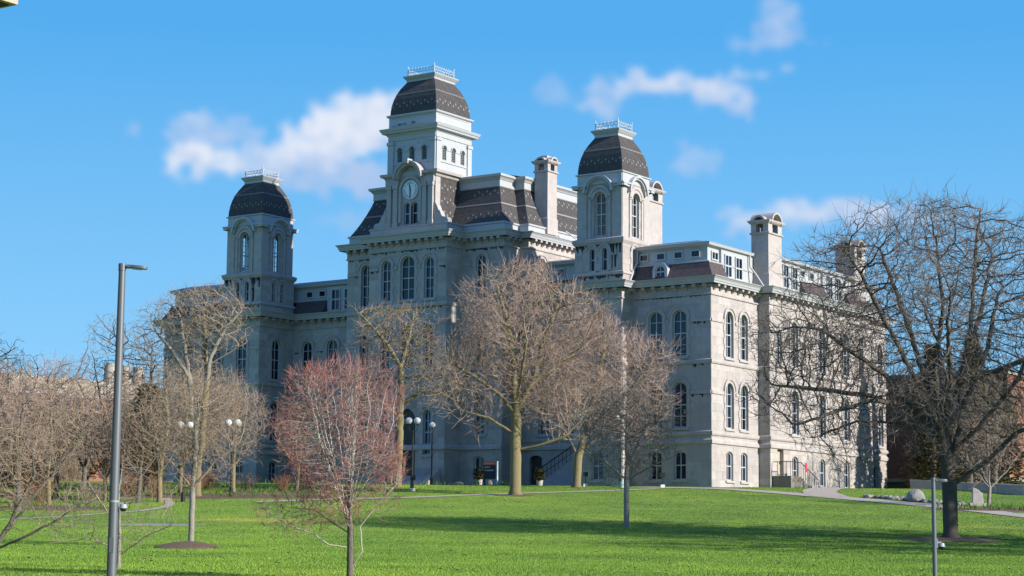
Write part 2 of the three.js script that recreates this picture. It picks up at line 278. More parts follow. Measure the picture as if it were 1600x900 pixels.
function putWindow(kind, c, o, opt = {}) {
  const kit = windowKit(o, opt), m = part(hall, 'window', kit.frame, opt.mat ?? M.frame);
  const p = FRAME[kind](c)(o.u, o.y0, 0); m.position.set(p[0] - HALL[0], p[1], p[2] - HALL[2]); m.rotation.y = TURN[kind];
  const gl = M.glasses[Math.floor(seed() * 5)]; for (const g of kit.panes) part(m, 'pane', g, opt.clear ? M.pane : seed() < 0.75 ? gl : M.glasses[Math.floor(seed() * 5)]);
  if (kit.surround) part(m, 'window_surround', kit.surround, M.trimStone);
  if (opt.sill !== false) part(m, 'window_sill', kit.sill, M.trimStone);
  return m;
}
function facing(kind, c, u0, u1, y0, y1, ops, parent, single, course = 0.47) { // ashlar blocks with open joints, laid round the openings
  const P = FRAME[kind](c), all = new MB(); let n = 0;
  const rows = Math.round((y1 - y0) / course), ch = (y1 - y0) / rows;
  for (let r = 0; r < rows; r++) {
    const ya = y0 + r * ch + 0.003, yb = y0 + (r + 1) * ch - 0.003; let spans = [[u0, u1]];
    for (const o of ops) {
      const h = Math.max(halfAt(o, ya + 0.001), halfAt(o, yb - 0.001), (ya < o.y0 && yb > o.y0) || (o.t !== 'arch' && yb > o.y1 && ya < o.y1) ? o.w / 2 : 0); if (!h) continue;
      spans = spans.flatMap(([a, b]) => [[a, Math.min(b, o.u - h - 0.02)], [Math.max(a, o.u + h + 0.02), b]].filter(([p, q]) => q - p > 0.04));
    }
    for (const [a, b] of spans) {
      let x = a; const first = 0.5 + seed() * 0.8;
      while (x < b - 0.001) {
        let e = x === a ? x + first : x + 0.85 + seed() * 0.85; if (b - e < 0.35) e = b;
        const m = single ? new MB() : all, t = 0.84 + seed() * 0.26; if (!single) m.tone = [t, t * (0.975 + seed() * 0.03), t * (0.93 + seed() * 0.06)];
        m.obox(P, x + 0.003, e - 0.003, ya, yb, -0.01, 0.012 + seed() * 0.006);
        if (single) { part(parent, 'stone_block', m.build(), M.blocks[Math.floor(seed() * M.blocks.length)]); n++; }
        x = e;
      }
    }
  }
  if (!single && all.p.length) { const f = part(parent, 'stone_facing', all.build(), M.stoneTone); f.userData.kind = 'stuff'; }
  return n;
}
let blockCount = 0;
function wall(kind, c, u0, u1, y0, y1, ops = [], opt = {}) {
  const s = new THREE.Shape(); s.moveTo(u0, y0); s.lineTo(u1, y0); s.lineTo(u1, y1); s.lineTo(u0, y1); s.lineTo(u0, y0);
  for (const o of ops) s.holes.push(new THREE.Path(outline(o).getPoints(10).map((p) => new THREE.Vector2(p.x + o.u, p.y))));
  const T = opt.thick ?? 0.42, g = new THREE.ExtrudeGeometry(s, { depth: T, bevelEnabled: false }).translate(0, 0, -T);
  const o0 = FRAME[kind](c)(0, 0, 0); g.rotateY(TURN[kind]); g.translate(...o0);
  const w = hp(opt.name ?? 'wall', g, opt.mat ?? M.stone);
  if (!opt.plain) blockCount += facing(kind, c, u0, u1, opt.f0 ?? Math.max(y0, -0.6), opt.f1 ?? y1, ops, w, opt.single, opt.course);
  for (const o of ops) if (o.glaze !== false) putWindow(kind, c, o, { surround: o.t === 'arch' && o.trim !== false, bars: o.bars ?? 'full', sill: o.sill, clear: o.clear, recess: o.recess });
  return w;
}
const B3 = (u, w = 1.12, o = {}) => ({ u, y0: 9.07, y1: 12.33, w, t: 'arch', ...o }), B2 = (u, w = 1.12, o = {}) => ({ u, y0: 4.12, y1: 7.3, w, t: 'arch', ...o }), B1 = (u, w = 0.95, o = {}) => ({ u, y0: 0.52, y1: 2.54, w, t: 'seg', bars: 'two', ...o });
const bays = (us, w) => us.flatMap((u) => [B3(u, w), B2(u, w), B1(u)]);

// right wing
wall('f', 0, -6.43, 0, -1.2, 13.3, bays([-4.42, -2.48]), { single: true, f0: -0.05, f1: 13.3, course: 0.58 });
wall('s', 0, 0, 6.97, -1.2, 13.3, bays([2.6, 4.75]), { single: true, f0: -0.05, f1: 13.3, course: 0.58 });
wall('f', -6.97, 0, 0.9, -1.2, 13.3, []);
wall('s', 0.9, 6.97, 24, -1.2, 13.3, [{ u: 8.47, y0: 9.12, y1: 11.5, w: 0.8, t: 'rect' }, { u: 8.55, y0: 1.0, y1: 3.05, w: 0.95, t: 'rect', glaze: false }, ...[10.9, 15.4, 19.65].flatMap((u) => [B3(u, 1.15), B2(u, 1.15), B1(u)]), B3(22.4, 0.9, { bars: 'two' })]);
wall('f', -24, 0, 0.9, -1.2, 13.3, [], { plain: true });
wall('s', 0, 24, 29.1, -1.2, 13.3, [...[26.0, 27.95].flatMap((u) => [B3(u, 0.95, { bars: 'two' }), B2(u, 0.95, { bars: 'two' })]), B1(26.9)]);
wall('f', 1.29, -10.4, -6.43, -1.2, 13.3, bays([-8.4]));
wall('s', -6.43, -1.29, 0, -1.2, 13.3, []);
wall('l', -10.4, -2.85, 1.29, -1.2, 13.3, [], { plain: true });
wall('f', -2.85, -17.75, -10.4, -1.2, 13.3, [B3(-15.6), B2(-15.6), B3(-12.6), B2(-12.6), { u: -16.4, y0: 0, y1: 2.6, w: 1.1, t: 'seg', glaze: false }], { course: 0.55 });
// left wing
wall('f', 0, -52.2, -44.2, -1.2, 13.3, bays([-49.4, -46.3]), { course: 0.55 });
wall('f', 1.29, -44.2, -40.4, -1.2, 13.3, bays([-42.3]), { course: 0.55 });
wall('s', -40.4, -1.29, 2.85, -1.2, 13.3, bays([0.75]), { course: 0.55 });
wall('f', -2.85, -40.4, -32.75, -1.2, 13.3, bays([-38.95, -36.25, -33.7]), { course: 0.55 });
wall('l', -52.2, -29.1, 0, -1.2, 13.3, [], { plain: true });
wall('k', -29.1, 0, 52.2, -1.2, 13.3, [], { plain: true });
// middle block
const T4 = (u, w, y1) => ({ u, y0: 14.33, y1, w, t: 'arch' });
wall('f', -0.35, -32.75, -28.95, -1.2, 18.3, [T4(-30.85, 0.95, 17.68), ...bays([-30.85], 0.95)], { course: 0.55 });
wall('f', 1.65, -28.95, -21.55, -1.2, 18.3, [T4(-27.28, 0.92, 17.5), T4(-25.22, 1.36, 17.72), T4(-23.16, 0.92, 17.5), B3(-27.28, 0.92), B3(-25.22, 1.36), B3(-23.16, 0.92), { u: -27.28, y0: 2.6, y1: 5.95, w: 0.72, t: 'arch' }, { u: -23.16, y0: 2.6, y1: 5.95, w: 0.72, t: 'arch' }, { u: -25.22, y0: 1.0, y1: 6.1, w: 1.9, t: 'arch', glaze: false }], { course: 0.55 });
wall('s', -21.55, -1.65, 0.35, -1.2, 18.3, [], { course: 0.55 });
wall('l', -28.95, -0.35, 1.65, -1.2, 18.3, [], { plain: true });
wall('f', -0.35, -21.55, -17.75, -1.2, 18.3, [T4(-19.8, 0.95, 17.68), ...bays([-19.8], 0.95)], { course: 0.55 });
wall('s', -17.75, 0.35, 2.4, -1.2, 18.3, [], { course: 0.55 });
wall('f', -2.4, -17.75, -16.9, 12, 18.3, [], {});
wall('s', -16.9, 2.4, 22.4, 12, 18.3, [T4(4.2, 0.95, 17.6), T4(7.2, 0.95, 17.6), T4(10.2, 0.95, 17.6)], { course: 0.55 });
wall('l', -33.6, -22.4, -2.4, 12, 18.3, [], { plain: true });
wall('l', -32.75, -2.4, -0.35, -1.2, 18.3, [], { plain: true });
wall('f', -2.4, -33.6, -32.75, 12, 18.3, [], { plain: true });
wall('k', -24.5, 17.3, 33.2, 12, 18.3, [], { plain: true });
log('blocks', blockCount);

// plan lines
const RW = [[-17.75, -2.85], [-10.4, -2.85], [-10.4, 1.29], [-6.43, 1.29], [-6.43, 0], [0, 0], [0, -6.97], [0.9, -6.97], [0.9, -24], [0, -24], [0, -29.1], [-20, -29.1]];
const LW = [[-30, -29.1], [-52.2, -29.1], [-52.2, 0], [-44.2, 0], [-44.2, 1.29], [-40.4, 1.29], [-40.4, -2.85], [-32.75, -2.85]];
const CB = [[-32.75, -0.35], [-28.95, -0.35], [-28.95, 1.65], [-21.55, 1.65], [-21.55, -0.35], [-17.75, -0.35], [-17.75, -2.4], [-16.9, -2.4], [-16.9, -22.4], [-17.75, -22.4], [-17.75, -24.5], [-32.75, -24.5], [-32.75, -22.4], [-33.6, -22.4], [-33.6, -2.4], [-32.75, -2.4]];
// projecting courses
const band = (name, path, y, prof, closed, mat = M.trimStone) => hp(name, new MB().molding(path, prof.map(([o, h]) => [o, y + h]), closed).build(), mat);
const STR = [[0.03, -0.02], [0.09, 0], [0.1, 0.2], [0.03, 0.26]], SILL = [[0.03, -0.14], [0.1, -0.1], [0.14, 0.0], [0.14, 0.16], [0.03, 0.22]], TABLE = [[0.03, -0.06], [0.13, 0], [0.13, 0.22], [0.03, 0.36]];
function cut(path, ops) { return path; }
for (const p of [RW, LW]) { band('water_table', p, 3.0, TABLE); band('sill_course', p, 8.62, SILL); band('sill_course', p, 3.66, SILL); band('frieze', p, 13.28, [[0.0, 0], [0.1, 0.0], [0.11, 0.08], [0.05, 0.13], [0.05, 1.0]]); }
band('water_table', CB.slice(0, 6), 3.0, TABLE); band('sill_course', CB, 13.85, SILL, true); band('sill_course', CB.slice(0, 6), 8.62, SILL);
band('frieze', CB, 18.16, [[0.0, 0], [0.1, 0.0], [0.11, 0.08], [0.05, 0.13], [0.05, 0.85]], true);
// short string courses between the windows, at the springing of the arches
function springBand(kind, c, spans, y) { const P = FRAME[kind](c), m = new MB(); for (const [a, b] of spans) m.obox(P, a, b, y, y + 0.2, 0, 0.09); hp('string_course', m.build(), M.trimStone); }
for (const y of [6.42, 11.44]) {
  springBand('f', 0, [[-6.4, -5.3], [-3.53, -3.36], [-1.6, 0]], y); springBand('s', 0, [[0, 1.72], [3.48, 3.86], [5.64, 6.95]], y);
  springBand('s', 0.9, [[6.97, 9.98], [11.82, 14.48], [16.32, 18.72], [20.58, 24]], y); springBand('f', 1.29, [[-10.38, -9.3], [-7.5, -6.45]], y);
  springBand('f', 0, [[-52.2, -50.3], [-48.5, -47.2], [-45.4, -44.2]], y); springBand('f', -2.85, [[-40.4, -39.85], [-38.0, -37.2], [-35.3, -34.6]], y); springBand('f', -2.85, [[-17.7, -16.5], [-14.7, -13.5], [-11.7, -10.4]], y);
  springBand('f', -0.35, [[-32.7, -31.7], [-30.0, -28.97], [-21.5, -20.65], [-18.95, -17.8]], y); springBand('f', 1.29, [[-44.2, -43.2], [-41.4, -40.4]], y);
}
springBand('f', 1.65, [[-28.9, -28.05], [-26.5, -26.2], [-24.2, -23.95], [-22.35, -21.6]], 16.75); springBand('f', -0.35, [[-32.7, -31.65], [-30.05, -28.97], [-21.5, -20.65], [-18.95, -17.8]], 16.85);
// sooty streaks in the lee of the sills
{
  const m = new MB(), r = rng(9), S = (kind, c, a, b, y, k = 1) => { const P = FRAME[kind](c); let u = a; while (u < b) { const w = 0.05 + r() * 0.16, l = (0.04 + r() * 0.22) * k; if (r() < 0.72) { m.quad(P(u, y, 0.034), P(u + w, y, 0.034), P(u + w * 0.8, y - l, 0.034), P(u + w * 0.2, y - l * (0.6 + r() * 0.5), 0.034)); } u += w * 0.9; } };
  S('f', 0, -6.2, -3.0, 8.5); S('f', 0, -1.6, -0.35, 8.5); S('f', 0, -6.3, -5.4, 11.43); S('f', 0, -1.4, -0.5, 11.43); S('f', 0, -1.55, -0.7, 6.4); S('f', 1.65, -28.7, -21.7, 13.72); S('f', 1.65, -28.8, -28.1, 16.73); S('f', 1.65, -22.3, -21.7, 16.73); S('f', -0.35, -32.6, -31.7, 16.83);
  S('f', 1.29, -44, -43.3, 11.43); S('f', 0, -52, -50.4, 11.43); S('f', -2.85, -40.2, -39.8, 11.43); S('f', -2.85, -37.9, -37.3, 11.43); S('f', 1.65, -28.7, -21.7, 8.5); S('f', -0.35, -21.4, -18, 13.72);
  for (const cx of [-8.27, -42.27]) { S('f', 1.42, cx - 1.9, cx - 1.2, 17.2, 2.5); S('f', 1.42, cx + 0.95, cx + 1.75, 17.2, 5); S('f', 1.42, cx + 1.1, cx + 1.4, 16.4, 8); S('f', 1.42, cx - 1.9, cx + 1.9, 17.22, 0.9); S('f', 1.42, cx - 1.8, cx + 1.9, 14.98, 1.2); }
  S('f', 0, -6.2, -0.3, 13.26, 0.5); S('f', 1.65, -28.8, -21.7, 18.12, 0.8); S('f', -0.35, -32.6, -29, 18.12, 0.8); S('f', -0.35, -21.4, -17.9, 18.12, 0.8); S('f', 0, -52, -44.4, 13.26, 0.7);
  hp('soot_streaks', m.build(), M.soot).userData.kind = 'stuff';
}
// main cornices with their brackets
const bracket = (() => { const s = new THREE.Shape(); s.moveTo(0, 0.2); s.lineTo(0, 0.56); s.lineTo(0.46, 0.56); s.lineTo(0.46, 0.42); s.quadraticCurveTo(0.42, 0.34, 0.26, 0.34); s.quadraticCurveTo(0.14, 0.32, 0.12, 0.2); s.lineTo(0, 0.2); return new THREE.ExtrudeGeometry(s, { depth: 0.26, bevelEnabled: false, curveSegments: 5 }).translate(0, 0, -0.13).rotateY(-Math.PI / 2); })();
function cornice(path, y, over, closed, seen) {
  const s = over / 0.82, prof = [[0.03, y - 0.62], [0.09, y - 0.56], [0.1, y - 0.5], [0.58 * s, y - 0.47], [0.6 * s, y - 0.34], [0.64 * s, y - 0.33], [0.68 * s, y - 0.2], [0.78 * s, y - 0.08], [0.84 * s, y - 0.05], [0.85 * s, y], [-0.5, y + 0.1]];
  const c = hp('cornice', new MB().molding(path, prof.slice(3), closed).build(), M.paint); part(c, 'bed_mould', new MB().molding(path, prof.slice(0, 3), closed, false).build(), M.trimStone); part(c, 'soffit', new MB().molding(path, [[0.09, y - 0.5], [0.585 * s, y - 0.475]], closed, false).build(), M.soffit);  // the soffit strip is coloured near-black: deep shade under the cornice, painted in
  for (const [a, b, n, d] of seen) for (let i = 0; i < n; i++) {
    const t = (i + 0.5) / n, dx = b[0] - a[0], dz = b[1] - a[1], l = Math.hypot(dx, dz), m = part(c, 'bracket', bracket, M.trimStone);
    m.position.set(lerp(a[0], b[0], t) - dz / l * 0.03, y - 1.04, lerp(a[1], b[1], t) + dx / l * 0.03); m.rotation.y = Math.atan2(-dz / l, dx / l); 
  }
}
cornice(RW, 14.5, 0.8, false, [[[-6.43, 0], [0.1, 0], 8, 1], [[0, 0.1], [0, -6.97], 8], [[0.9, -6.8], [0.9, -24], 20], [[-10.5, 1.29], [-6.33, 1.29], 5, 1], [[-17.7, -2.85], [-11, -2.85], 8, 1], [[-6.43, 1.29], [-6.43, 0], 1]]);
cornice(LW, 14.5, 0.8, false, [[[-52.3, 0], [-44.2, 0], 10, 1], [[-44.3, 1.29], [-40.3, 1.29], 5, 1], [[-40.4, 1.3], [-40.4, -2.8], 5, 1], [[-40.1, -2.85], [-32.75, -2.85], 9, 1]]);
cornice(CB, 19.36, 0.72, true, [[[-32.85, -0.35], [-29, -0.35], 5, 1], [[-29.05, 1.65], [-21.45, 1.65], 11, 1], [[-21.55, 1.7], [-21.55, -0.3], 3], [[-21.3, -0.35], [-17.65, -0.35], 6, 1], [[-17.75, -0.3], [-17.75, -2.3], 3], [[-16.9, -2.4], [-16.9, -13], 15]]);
// middle block: blocking course, slate mansard, attic cornice, flat roof
const CB2 = [[-32.75, -0.35], [-17.75, -0.35], [-17.75, -2.4], [-16.9, -2.4], [-16.9, -22.4], [-17.75, -22.4], [-17.75, -24.5], [-32.75, -24.5], [-32.75, -22.4], [-33.6, -22.4], [-33.6, -2.4], [-32.75, -2.4]];
hp('parapet', new MB().molding(CB2, [[0.02, 19.38], [0.02, 19.5], [-0.06, 19.54], [-0.06, 19.9], [0.04, 19.95], [0.05, 20.07], [-0.2, 20.09]], true).build(), M.paint);
hp('parapet', new MB().molding(CB.slice(1, 5), [[0.0, 19.38], [0.0, 19.9], [0.08, 19.95], [0.08, 20.04], [-0.8, 20.06]], false).build(), M.trimStone);
const MAN = [[-0.06, 20.05], [-0.3, 20.45], [-0.62, 21.05], [-0.92, 21.7], [-1.2, 22.4], [-1.42, 23.05]];
hp('mansard_roof', new MB().molding(CB2, MAN, true).build(), M.slate);
hp('attic_cornice', new MB().molding(CB2, [[-1.38, 23.02], [-1.33, 23.08], [-1.36, 23.12], [-1.36, 23.55], [-1.3, 23.6], [-1.26, 23.68], [-1.14, 23.8], [-1.08, 23.82], [-1.06, 24.0], [-1.6, 24.08]], true).build(), M.paint);
hp('flat_roof', new MB().polygon([[-31.3, -1.9], [-19.2, -1.9], [-18.4, -3.9], [-18.4, -21], [-19.2, -23], [-31.3, -23], [-32.1, -21], [-32.1, -3.9]], 24.05).build(), M.roofMetal);
function slateRows(m, P, wAt, u0, u1, y, gap, s) { for (let k = 0, u = u0 + gap / 2; u < u1; u += gap, k++) for (const q of [0]) { const yy = y + (k % 2) * s * 1.15, d = (a, b) => { const Y = yy + b; return P(u + a, Y, wAt(Y) + 0.022); }; m.quad(d(0, -s * 0.62), d(s * 0.45, 0), d(0, s * 0.62), d(-s * 0.45, 0)); } }
const manAt = (y) => { for (let i = 0; i < MAN.length - 1; i++) if (y <= MAN[i + 1][1]) return lerp(MAN[i][0], MAN[i + 1][0], (y - MAN[i][1]) / (MAN[i + 1][1] - MAN[i][1])); return -1.42; };
{
  const m = new MB(), runs = [['f', -0.35, -21.5, -17.75, 0, 1], ['f', -0.35, -32.75, -28.95, 1, 0], ['s', -17.75, 0.35, 2.4, 1, 0], ['s', -16.9, 2.4, 16, 1, 0], ['f', -2.4, -17.75, -16.9, 0, 1]];
  for (const [k, c, a, b, l, r] of runs) for (const y of [20.62, 22.5]) { const P = FRAME[k](c), w = -manAt(y); slateRows(m, P, manAt, a + l * w, b - r * w, y, 0.36, 0.2); }
  hp('slate_pattern', m.build(), M.slatePale).userData.kind = 'stuff';
  hp('slate_band', new MB().molding(CB2, [21.6, 21.72].map((y) => [manAt(y) + 0.02, y]), true).build(), M.slatePale);
}
log('hall walls done');

// wings: shingled mansard, painted attic storey with windows, low roof
const attic = (path, closed = true) => { hp('attic_wall', new MB().molding(path, [[-0.32, 15.62], [-0.3, 15.72], [-0.42, 15.76], [-0.55, 15.8], [-0.55, 16.72], [-0.46, 16.74], [-0.4, 16.8], [-0.24, 16.84], [-0.2, 16.98], [-0.17, 17.04], [-1.0, 17.1]], closed).build(), M.paint); };
const RA = [[-18, -2.85], [-8.2, -2.85], [-8.2, 0], [0, 0], [0, -6.97], [0.9, -6.97], [0.9, -24], [0, -24], [0, -29.1], [-18, -29.1]], LA = [[-32, -29.1], [-52.2, -29.1], [-52.2, 0], [-42.3, 0], [-42.3, -2.85], [-32, -2.85]];
attic(RA); attic(LA);
hp('low_roof', new MB().molding(RA, [[-0.25, 17.06], [-2.2, 17.5]], true).polygon([[-18, -5.0], [-10.3, -5.0], [-10.3, -2.1], [-2.1, -2.1], [-2.1, -9.1], [-1.2, -9.1], [-1.2, -21.9], [-2.1, -21.9], [-2.1, -27], [-18, -27]], 17.5).build(), M.roofMetal);
hp('low_roof', new MB().molding(LA, [[-0.25, 17.06], [-1.2, 17.4]], true).polygon([[-32, -27.9], [-51, -27.9], [-51, -1.2], [-43.5, -1.2], [-43.5, -4.05], [-32, -4.05]], 17.4).build(), M.roofMetal);
const WM = [[0.32, 14.5], [0.1, 14.85], [-0.12, 15.2], [-0.3, 15.64]];
for (const p of [[[-6.4, 0], [0, 0], [0, -2.25]], [[0.9, -12.7], [0.9, -16.6]], [[0.9, -20.4], [0.9, -24], [0, -24], [0, -29.1], [-18, -29.1]], [[-17.75, -2.85], [-10.4, -2.85]], [[-32, -29.1], [-52.2, -29.1], [-52.2, 0], [-44.2, 0]], [[-40.4, -2.85], [-37.2, -2.85]]]) hp('mansard_roof', new MB().molding(p, [...WM, [-0.6, 15.66], [-0.6, 14.5]], false).build(), M.shingle);
// painted wall dormers that break through the mansard, and their windows
function dormerWall(kind, c, u0, u1, wins, base = 14.5) {
  const m = new MB().obox(FRAME[kind](c), u0, u1, base, 15.85, -0.9, 0), w = hp('wall_dormer', m.build(), M.paint);
  for (const o of wins) putWindow(kind, c, { t: 'rect', ...o }, { bars: o.bars ?? 'two', sill: false, recess: -0.06, surround: false });
  return w;
}
dormerWall('s', -0.36, 2.2, 6.97, [{ u: 3.12, y0: 14.82, y1: 16.46, w: 1.02 }, { u: 4.7, y0: 14.82, y1: 16.46, w: 1.02 }]);
hp('attic_panel', new MB().obox(FRAME.s(-0.36), 2.2, 6.9, 15.85, 16.72, -0.3, 0).build(), M.paint);
putWindow('s', -0.55, { u: 1.5, y0: 15.86, y1: 16.5, w: 0.95, t: 'rect' }, { bars: 'two', sill: false, recess: -0.06 });
dormerWall('s', 0.54, 9.3, 12.7, [{ u: 10.3, y0: 14.82, y1: 16.6, w: 0.92 }, { u: 11.75, y0: 14.82, y1: 16.6, w: 0.92 }]);
hp('attic_panel', new MB().obox(FRAME.s(0.54), 9.3, 12.7, 15.85, 16.72, -0.3, 0).build(), M.paint);
dormerWall('s', 0.54, 16.6, 20.4, [{ u: 17.7, y0: 14.82, y1: 16.6, w: 0.92 }, { u: 19.2, y0: 14.82, y1: 16.6, w: 0.92 }]);
hp('attic_panel', new MB().obox(FRAME.s(0.54), 16.6, 20.4, 15.85, 16.72, -0.3, 0).build(), M.paint);
dormerWall('f', -3.2, -37.2, -33.0, [{ u: -36.25, y0: 14.72, y1: 16.5, w: 0.95 }, { u: -34.9, y0: 14.72, y1: 16.5, w: 0.95 }]);
hp('attic_panel', new MB().obox(FRAME.f(-3.2), -37.2, -33.0, 15.85, 16.72, -0.3, 0).build(), M.paint);
for (const u of [-5.65, -4.28, -2.85, -1.48]) putWindow('f', -0.55, { u, y0: 16.02, y1: 16.56, w: 0.74, t: 'rect' }, { bars: 'single', sill: false, recess: -0.06 });
for (const u of [13.4, 14.9]) putWindow('s', 0.35, { u, y0: 16.02, y1: 16.56, w: 0.74, t: 'rect' }, { bars: 'single', sill: false, recess: -0.06 });
for (const u of [-39.2, -37.85]) putWindow('f', -3.4, { u, y0: 15.95, y1: 16.5, w: 0.74, t: 'rect' }, { bars: 'single', sill: false, recess: -0.06 });
for (const u of [-50.5, -48.8, -47.1, -45.4]) putWindow('f', -0.55, { u, y0: 16.02, y1: 16.56, w: 0.74, t: 'rect' }, { bars: 'single', sill: false, recess: -0.06 });
for (const u of [-16.4, -14.6, -12.4]) putWindow('f', -3.4, { u, y0: 16.02, y1: 16.56, w: 0.74, t: 'rect' }, { bars: 'single', sill: false, recess: -0.06 });
for (const u of [-3.95, -48.6]) { // round-headed dormers in the mansard
  const s = new THREE.Shape(); s.moveTo(-0.6, 0); s.lineTo(0.6, 0); s.lineTo(0.6, 0.62); s.absarc(0, 0.62, 0.6, 0, Math.PI); s.lineTo(-0.6, 0);
  const h = new THREE.Path(); h.moveTo(-0.4, 0.1); h.lineTo(0.4, 0.1); h.lineTo(0.4, 0.6); h.absarc(0, 0.6, 0.4, 0, Math.PI); h.lineTo(-0.4, 0.1); s.holes.push(h);
  hp('dormer', new THREE.ExtrudeGeometry(s, { depth: 0.75, bevelEnabled: false }).translate(u, 14.56, -0.55), M.paint);
  putWindow('f', 0.2, { u, y0: 14.66, y1: 15.56, w: 0.8, t: 'arch' }, { bars: 'two', sill: false, recess: 0.12, thin: 0.04 });
}
// rainwater pipes
for (const [pts, r] of [[[[-0.2, 16.8, -6.2], [-0.2, 16.0, -6.2], [0.25, 15.3, -6.4], [0.6, 14.55, -6.75]], 0.07], [[[-6.1, 16.8, -0.3], [-6.1, 16.0, -0.3], [-6.15, 15.4, 0.1], [-6.2, 14.55, 0.55]], 0.08], [[[-16.3, 20.0, -6.6], [-15.9, 19.5, -7.4]], 0.06]]) hp('rain_pipe', new MB().tube(pts, r, 8, true).build(), M.paint);

// ---- side towers
function sideTower(cx) {
  const cz = -0.58, h = 1.85, sq = (w) => [[cx - w, cz + w], [cx + w, cz + w], [cx + w, cz - w], [cx - w, cz - w]];
  // base stage over the main cornice
  const b = 2.0, B = [['f', cz + b, cx, 1], ['s', cx + b, -cz, 1], ['l', cx - b, cz, 0], ['k', cz - b, -cx, 0]];
  for (const [k, c, m, win] of B) wall(k, c, m - b, m + b, 14.3, 17.4, win ? [{ u: m - 0.52, y0: 15.35, y1: 16.95, w: 0.42, t: 'arch', bars: 'single', recess: 0.16 }, { u: m + 0.52, y0: 15.35, y1: 16.95, w: 0.42, t: 'arch', bars: 'single', recess: 0.16 }] : [], { thick: 0.3, f0: 14.5, course: 0.42, name: 'tower_base' });
  hp('tower_course', new MB().molding(sq(b), [[0.02, 15.0], [0.12, 15.05], [0.12, 15.2], [0.02, 15.26]], true).build(), M.trimStone);
  hp('tower_course', new MB().molding(sq(b), [[0.02, 17.2], [0.06, 17.26], [0.16, 17.42], [0.18, 17.62], [-0.1, 17.74], [-0.3, 17.74]], true).build(), M.stone);
  for (const [k, c, m] of [['f', cz + h, cx], ['s', cx + h, -cz], ['l', cx - h, cz], ['k', cz - h, -cx]]) {
    wall(k, c, m - h, m + h, 17.6, 22.0, [{ u: m, y0: 17.84, y1: 21.05, w: 0.98, t: 'arch', clear: true, sill: false, recess: 0.22, trim: false }], { thick: 0.32, name: 'tower_shaft', course: 0.5 });
    const P = FRAME[k](c), q = new MB();   // corner piers and the moulded arch round the window
    for (const s of [-1, 1]) { q.obox(P, m + s * 1.47 - 0.4, m + s * 1.47 + 0.4, 17.7, 21.3, 0, 0.07); q.obox(P, m + s * 0.83 - 0.12, m + s * 0.83 + 0.12, 17.7, 20.5, 0, 0.1); q.obox(P, m + s * 0.84 - 0.17, m + s * 0.84 + 0.17, 20.5, 20.66, 0, 0.14); }
    hp('tower_pier', q.build(), M.trimStone);
    const ring = (r0, r1, d, y) => { const s = new THREE.Shape(); s.absarc(0, 0, r1, 0, Math.PI); s.lineTo(-r0, 0); s.absarc(0, 0, r0, Math.PI, 0, true); s.lineTo(r1, 0); const g = new THREE.ExtrudeGeometry(s, { depth: d, bevelEnabled: false, curveSegments: 14 }).rotateY(TURN[k]); const o = P(m, y, 0); return g.translate(...o); };
    hp('arch_moulding', mergeGeometries([ring(0.5, 0.72, 0.1, 20.56), ring(0.72, 0.96, 0.14, 20.6)]), M.trimStone);
    // painted entablature: straight eaves that bend round the arch
    const e = new MB(); for (const [a, bb] of [[m - h - 0.34, m - 0.95], [m + 0.95, m + h + 0.34]]) { e.obox(P, a, bb, 21.34, 21.5, -0.2, 0.26); e.obox(P, a, bb, 21.5, 21.62, -0.2, 0.36); }
    hp('tower_cornice', e.build(), M.paint);
    hp('tower_hood', mergeGeometries([ring(0.98, 1.12, 0.26, 21.02), ring(1.1, 1.26, 0.38, 21.02)]), M.paint);
    const fr = new MB(); fr.obox(P, m - h, m + h, 21.62, 22.36, -0.2, 0.06); for (const s of [-1, 1]) fr.obox(P, s < 0 ? m - h : m + 1.1, s < 0 ? m - 1.1 : m + h, 21.3, 21.64, -0.2, 0.08);
    hp('tower_frieze', fr.build(), M.paint);
  }
  hp('tower_floor', new MB().box(cx - 1.6, cx + 1.6, 17.45, 17.6, cz - 1.6, cz + 1.6).box(cx - 1.8, cx + 1.8, 22.05, 22.3, cz - 1.8, cz + 1.8).build(), M.stone);
  dome(cx, cz, [[1.9, 22.34], [2.0, 22.36], [2.0, 22.44], [1.84, 22.5]], [[1.87, 22.46], [1.86, 22.8], [1.8, 23.3], [1.7, 23.75], [1.54, 24.25], [1.32, 24.7], [1.08, 25.1], [0.96, 25.3]], 24.22, 23.2, 0.3, 0.17, [[0.92, 25.2], [1.0, 25.24], [1.0, 25.42], [1.06, 25.48], [1.2, 25.68], [1.22, 25.76], [0.8, 25.78], [0, 25.8]], 0.96, 25.78, 0.62);
}
